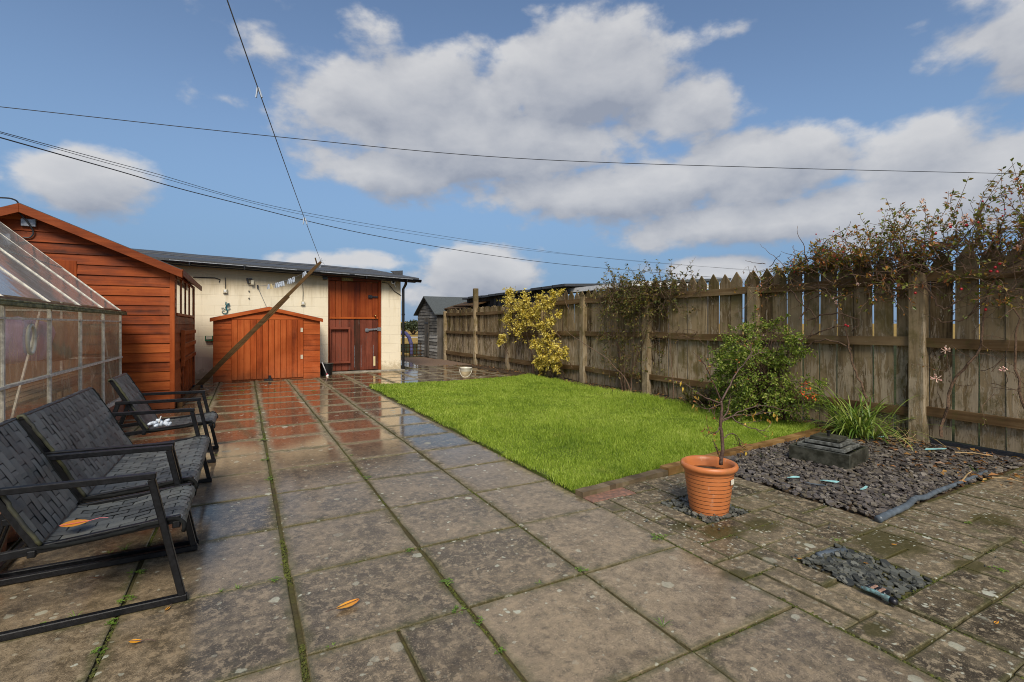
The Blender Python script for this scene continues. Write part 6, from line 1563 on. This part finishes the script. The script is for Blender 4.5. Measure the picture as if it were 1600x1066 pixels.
# a handful of arching sprays, each with its own reach, so the outline stays ragged
arms = []
for k in range(40):
    th = rr.uniform(0, 6.28); cz = rr.uniform(-.75, .95); rxy = math.sqrt(max(0, 1-cz*cz)); rad_ = rr.choice((rr.uniform(.5, .95), rr.uniform(.85, 1.28)))
    arms.append(C + Vector((.44*rxy*math.cos(th), (.52 if math.sin(th) > 0 else .60)*rxy*math.sin(th), .56*cz))*rad_)
for k in range(11): arms.append(Vector((rr.uniform(5.15, 5.5), rr.uniform(3.30, 3.95), rr.uniform(.14, .48))))
for e0_ in arms:
    for q_ in range(8):
        e = e0_ + Vector((rr.gauss(0, .05), rr.gauss(0, .075), rr.gauss(0, .05)))
        e.x = min(e.x, 5.80 - rr.uniform(0, .05)); e.z = max(e.z, .10)
        b = Vector((5.62+rr.gauss(0, .05), 3.80+rr.gauss(0, .14), 0)); mid = b.lerp(e, .6) + Vector((.03, 0, .16+.10*rr.random()))
        P = smooth_path([b, b.lerp(mid, .5)+Vector((0, 0, .05)), mid, mid.lerp(e, .5)+Vector((0, 0, .05)), e, e + (e-mid).normalized()*.06 - Vector((0, 0, .05))], 3); n = len(P)
        if q_ % 2 == 0: twg.tube(P, [.0055*(1-.8*i/n) for i in range(n)], 4)
        leafy(lf, P, rr.randint(12, 24), .014, .044, .62, rr, .60, .9)
        for _ in range(2):
            j_ = rr.randint(int(n*.62), n-2); Q = wander(P[j_], (P[j_+1]-P[j_])+Vector((rr.gauss(0, .07), rr.gauss(0, .07), rr.gauss(.02, .04))), rr.uniform(.08, .2), 4, .2, .05, rr); leafy(lf, Q, 12, .014, .040, .62, rr, 0., .9)
for px, py in ((1180, 478), (1176, 490), (1190, 498), (1222, 495), (1215, 500), (1205, 505), (1160, 515), (1232, 492), (1140, 510)):
    e = on_x(px, py, 5.62); b = C+Vector((.1, (e.y-C.y)*.5, .3)); P = smooth_path([b, b.lerp(e, .6)+Vector((0, 0, .05)), e], 5); twg.tube(P, [.004]*len(P), 4); leafy(lf, P, 60, .016, .032, .6, rr, .2, .9)
for px, py in ((1186, 494), (1161, 498), (1150, 512), (1176, 505), (1193, 525), (1249, 530), (1181, 527), (1169, 515)):
    c = on_x(px, py, 5.35); fl = MB()
    for _ in range(7): fl.leaf(c, Vector((rr.gauss(-.5, .6), rr.gauss(0, 1), rr.gauss(.2, .8))), Vector((0, 0, 1)), .018, .012)
    fl.build('blossom', M['palepink'], sh)
twg.build('stems', M['bark'], sh); lf.build('leaves', M['leaf_shrub'], sh)
# dark low plants under and left of the shrub
def strap_clump(name, label, cat, c, n, L0, L1, w, spread, mat, seed, arch=.5, lean=(0, 0)):
    r2 = random.Random(seed); mb = MB(); c = Vector(c)
    for _ in range(n):
        a = r2.uniform(0, 6.28); L = r2.uniform(L0, L1); o = Vector((math.cos(a), math.sin(a), 0)); s = spread*r2.uniform(.2, 1.1); b = c + o*r2.uniform(0, .07)
        P = [b]; d = Vector((o.x*s*.6+lean[0], o.y*s*.6+lean[1], 1)).normalized()
        for k in range(7):
            d = (d + (o*s*.25 - Vector((0, 0, arch*.30*r2.uniform(.4, 1.4)))) * (k/6)).normalized(); P.append(P[-1]+d*L/7)
        P = [Vector((min(p.x, 5.82) if c.x > 4.5 else p.x, p.y, max(p.z, .004))) for p in P]; mb.blade(P, w*r2.uniform(.6, 1.2))
    o = mb.build(name, mat, loc=c); tag(o, label, cat); return o
strap_clump('strap_plant', 'dark green strap leaved tuft left of the green shrub under the fence', 'plant', (5.60, 4.95, 0), 55, .18, .42, .016, .8, M['leaf_dark'], 61)
strap_clump('strap_plant', 'grassy tuft growing beneath the green shrub', 'plant', (5.30, 4.15, 0), 60, .12, .30, .010, .8, M['leaf_strap'], 62)
rr = random.Random(66)
lp = thing('low_bush', 'low dark leafy bush left of the green shrub at the fence foot', 'bush', (5.62, 4.75, 0)); twg, lf = MB(), MB()
for k in range(110):
    P = wander((5.6+rr.gauss(0, .05), 4.70+rr.gauss(0, .15), .02), (rr.gauss(-.3, .5), rr.gauss(0, .8), 1), rr.uniform(.15, .42), 6, .25, .05, rr); P = [Vector((min(p.x, 5.8), p.y, p.z)) for p in P]; twg.tube(P, [.003-.0003*i for i in range(7)], 4); leafy(lf, P, 14, .02, .04, .5, rr, .25)
twg.build('stems', M['bark'], lp); lf.build('leaves', M['leaf_dark'], lp)
# crocosmia with orange flowers at the corner of the chippings
def arching_clump(name, label, cat, c, n, L0, L1, w, mat, seed):
    r2 = random.Random(seed); mb = MB(); c = Vector(c)
    for _ in range(n):
        a = r2.uniform(0, 6.28); el = rad(r2.uniform(28, 80)); L = r2.uniform(L0, L1); o = Vector((math.cos(a), math.sin(a), 0)); P = [c + Vector((r2.gauss(0, .05), r2.gauss(0, .09), 0))]; drop = r2.uniform(.6, 1.9)
        for k in range(9):
            e2 = el - drop*(k/8)**1.6; P.append(P[-1] + (o*math.cos(e2) + Vector((0, 0, math.sin(e2))))*L/9)
        P = [Vector((min(p.x, 5.82), p.y, max(p.z, .006))) for p in P]; mb.blade(P, w*r2.uniform(.6, 1.2))
    o = mb.build(name, mat, loc=c); tag(o, label, cat); return o
cr = arching_clump('strap_leaved_plant', 'clump of arching strap leaves with orange flowers left of the near fence post', 'plant', (5.50, 2.74, 0), 230, .30, .72, .022, M['leaf_strap'], 71)
rr = random.Random(72); stm, flo = MB(), MB()
for tgt in ((1258, 603), (1262, 600), (1266, 607), (1254, 613), (1262, 618), (1270, 620), (1276, 616)):
    e = on_x(tgt[0], tgt[1], 5.25); b = Vector((5.50, 2.9, 0)); P = smooth_path([b, b.lerp(e, .5)+Vector((0, 0, .16)), e], 6); stm.tube(P, [.003]*len(P), 5)
    flo = MB()
    for _ in range(7): flo.leaf(e+Vector((rr.gauss(0, .012), rr.gauss(0, .014), rr.gauss(0, .008))), Vector((rr.gauss(-.5, .6), rr.gauss(0, 1), rr.gauss(.1, .6))), Vector((0, 0, 1)), .032, .016)
    flo.build('flower', M['orange'], cr)
stm.build('flower_stem', M['leaf_strap'], cr)
# dead straps and litter by the post
def litter(name, label, n, place, s0, s1, mat, seed):
    r2 = random.Random(seed); mb = MB()
    for _ in range(n):
        p = place(r2); L = r2.uniform(s0, s1); a = r2.uniform(0, 6.28); mb.leaf(p, Vector((math.cos(a), math.sin(a), r2.uniform(-.05, .35))), Vector((r2.gauss(0, .4), r2.gauss(0, .4), 1)), L, L*r2.uniform(.25, .6), r2.uniform(.1, .5))
    o = mb.build(name, mat); tag(o, label, 'leaf litter', kind='stuff'); return o
litter('leaf_litter', 'brown leaf litter strewn over the chippings and soil by the near fence', 260, lambda q: Vector((q.uniform(4.4, 5.8), q.uniform(1.2, 2.9), .024)), .02, .075, M['litter'], 81)
litter('leaf_litter', 'leaf litter along the soil border below the fence', 420, lambda q: Vector((q.uniform(5.48, 5.83), q.uniform(3.2, 12.8), .045)), .02, .06, M['litter'], 82)
litter('leaf_litter', 'scattered brown leaves on the yard by the fence end', 90, lambda q: Vector((q.uniform(4.9, 5.8), q.uniform(9.6, 13.5), .012)), .02, .06, M['litter'], 83)
rr = random.Random(84); mb = MB()
for _ in range(60):
    c = on_z(1385+rr.uniform(0, 50), 672+rr.uniform(0, 20), .03); a = rr.uniform(0, 6.28); P = wander(c, (math.cos(a), math.sin(a), .25), rr.uniform(.1, .26), 5, .2, .06, rr); P = [Vector((min(p.x, 5.84), p.y, max(.02, p.z))) for p in P]; mb.tube(P, .0022, 4)
o = mb.build('dead_straps', M['straw'], loc=(5.5, 2.6, 0)); tag(o, 'tangle of dead straw coloured leaves at the foot of the near post', 'dead leaves', kind='stuff')

# weeds in the joints
rr = random.Random(91)
def clover(mb, c, n, s):
    for _ in range(n):
        a = rr.uniform(0, 6.28); r = s*rr.random()**.5; P0 = Vector(c); e = P0 + Vector((math.cos(a)*r, math.sin(a)*r, s*rr.uniform(.15, .6))); L = s*rr.uniform(.25, .5)
        for k in range(3): b = a+k*2.1; mb.leaf(e, Vector((math.cos(b), math.sin(b), .1)), Vector((0, 0, 1)), L, L*.75, .1, .55)
def tuft(mb, c, n, s):
    for _ in range(n):
        a = rr.uniform(0, 6.28); L = s*rr.uniform(.5, 1.2); o = Vector((math.cos(a), math.sin(a), 0)); P = [Vector(c)+o*rr.uniform(0, s*.15)]; d = Vector((o.x*.5, o.y*.5, 1)).normalized()
        for k in range(4): d = (d+o*.22-Vector((0, 0, .10*k))).normalized(); P.append(P[-1]+d*L/4)
        mb.blade(P, .0035)
weeds = [(1031, 843, 'c', .05, 'leafy weed at the corner where slabs meet the block paving'), (1036, 980, 't', .055, 'pale grass tuft sprouting at the slab corner front centre'), (917, 893, 't', .03, ''), (905, 893, 'c', .03, ''), (842, 914, 't', .03, ''), (716, 955, 'c', .03, ''), (699, 912, 'c', .035, ''), (745, 974, 'c', .03, ''), (780, 1020, 'c', .025, ''), (640, 862, 'c', .03, ''), (518, 1014, 't', .03, ''), (428, 908, 'c', .03, ''), (372, 920, 't', .035, ''), (345, 925, 't', .025, ''), (213, 897, 'c', .045, ''), (198, 940, 'c', .035, ''), (118, 967, 't', .05, ''), (70, 984, 'c', .04, ''), (195, 860, 't', .06, ''), (171, 866, 't', .04, ''),
         (177, 976, 'c', .03, ''), (158, 1020, 'c', .03, ''), (1528, 742, 't', .12, 'bright grass tuft at the end of the hose'), (1415, 783, 't', .05, ''), (1385, 778, 't', .05, ''), (1308, 848, 't', .05, ''), (1511, 819, 'c', .03, ''), (1600, 850, 't', .03, ''), (1559, 893, 'c', .04, ''), (330, 625, 'c', .10, 'leafy weed beside the far chair\'s front leg'), (404, 640, 'c', .07, ''), (407, 660, 'c', .06, ''), (410, 690, 'c', .05, ''), (415, 720, 'c', .045, ''), (421, 750, 'c', .04, ''), (430, 612, 't', .08, ''), (393, 605, 'c', .07, ''), (378, 612, 'c', .06, ''), (490, 612, 'c', .06, ''), (466, 622, 'c', .04, ''), (345, 618, 'c', .07, ''), (368, 605, 'c', .05, ''), (338, 712, 't', .05, ''), (548, 713, 'c', .03, ''), (575, 748, 'c', .035, ''), (1190, 715, 't', .06, ''), (1205, 709, 't', .05, ''), (1210, 710, 't', .05, '')]
for px, py, k, s, lb in weeds:
    c = on_z(px, py, -.004); mb = MB()
    s *= .8
    if k == 'c': clover(mb, c, 12, s)
    elif k == 't': tuft(mb, c, 14, s)
    else: clover(mb, c, 30, s*.8)
    o = mb.build('weed', M['leaf_weed'], loc=c); tag(o, lb or ('small grassy weed sprouting between the paving slabs' if k == 't' else 'small green leafy weed sprouting between the paving slabs'), 'weed', 'weeds sprouting in the paving joints')
# moss cushions along the joints
mb = MB(); rr = random.Random(95)
def moss_line(a, b, w, dens, amp=.005):
    a, b = Vector(a), Vector(b); L = (b-a).length; d = (b-a)/L; n_ = Vector((-d.y, d.x, 0))
    for _ in range(int(L*dens*1.9)):
        f = rr.random()
        if mnoise.noise(Vector((a.x*3+f*L*2.2, a.y*3, 5.))) < -.05: continue
        c = a + d*L*f + n_*rr.gauss(0, w*.42); c.z = -.010 + rr.uniform(0, amp)
        r = rr.uniform(.0025, .0065); k = 6; top = c+Vector((0, 0, r*.8)); vs = [top] + [c+Vector((math.cos(t_*6.283/k)*r*rr.uniform(.8, 1.2), math.sin(t_*6.283/k)*r*rr.uniform(.8, 1.2), rr.uniform(-.002, .002))) for t_ in range(k)]
        mb.add(vs, [(0, 1+t_, 1+(t_+1) % k) for t_ in range(k)])
moss_line((.178, .8, 0), (.178, 7.5, 0), .022, 380); moss_line((.795, .8, 0), (.795, 4.5, 0), .015, 260); moss_line((1.386, .7, 0), (1.386, 3.2, 0), .009, 160)
for y in (1.225, 1.846, 2.4675, 3.089, 3.71): moss_line((-.5, y, 0), (1.98, y, 0), .007, 120, .003)
moss_line((-.44, 1.4, 0), (-.44, 4, 0), .012, 200); moss_line((1.985, .5, 0), (1.985, 2.0, 0), .012, 300, .008); moss_line((2.36, .6, 0), (2.36, 2.5, 0), .009, 160, .006); moss_line((2.74, .6, 0), (2.74, 2.5, 0), .009, 160, .006); moss_line((3.27, .6, 0), (3.27, 1.6, 0), .009, 140, .006)
for y in (.62, .83, 1.04, 1.46, 1.80): moss_line((1.985, y, 0), (3.4, y, 0), .010, 190, .007)
moss_line((2.2, 1.63, .003), (2.75, 1.63, .003), .05, 700, .006); moss_line((2.74, 1.42, .004), (3.25, 1.30, .004), .09, 900, .004)
o = mb.build('joint_moss', M['moss']); tag(o, 'moss cushions growing along the paving joints', 'moss', kind='stuff')

# far trees and bushes on the horizon
def far_bush(label, c, sx, sz, seed):
    r2 = random.Random(seed); t = thing('bush', label, 'bush', c); mb = MB(); tk = MB()
    c = Vector(c)
    for k in range(5): tk.tube(wander(c, (r2.gauss(0, .4), r2.gauss(0, .4), 1), sz*.8, 4, .2, 0, r2), [.06*sx, .05*sx, .04*sx, .03*sx, .02*sx], 5)
    for _ in range(900):
        th, u = r2.uniform(0, 6.28), r2.uniform(-.3, 1); q = math.sqrt(max(0, 1-u*u))*r2.random()**.4; p = c+Vector((sx*q*math.cos(th), sx*q*math.sin(th), sz*(.45+.5*u*r2.random()**.3)))
        mb.leaf(p, Vector((r2.gauss(0, 1), r2.gauss(0, 1), r2.gauss(.2, 1))), Vector((r2.gauss(0, 1), r2.gauss(0, 1), 1)), sx*.22, sx*.12)
    tk.build('trunk', M['bark'], t); mb.build('crown', M['tree_far'], t)
p = at_d(646, 508, 60); far_bush('grey green bush out in the field between the outbuilding and the grey shed', (p.x, p.y, -.1), 1.5, 1.9, 1)
p = at_d(633, 508, 90); far_bush('low dark bush on the field horizon beside the downpipe', (p.x, p.y, .3), 1.6, 1.2, 2)
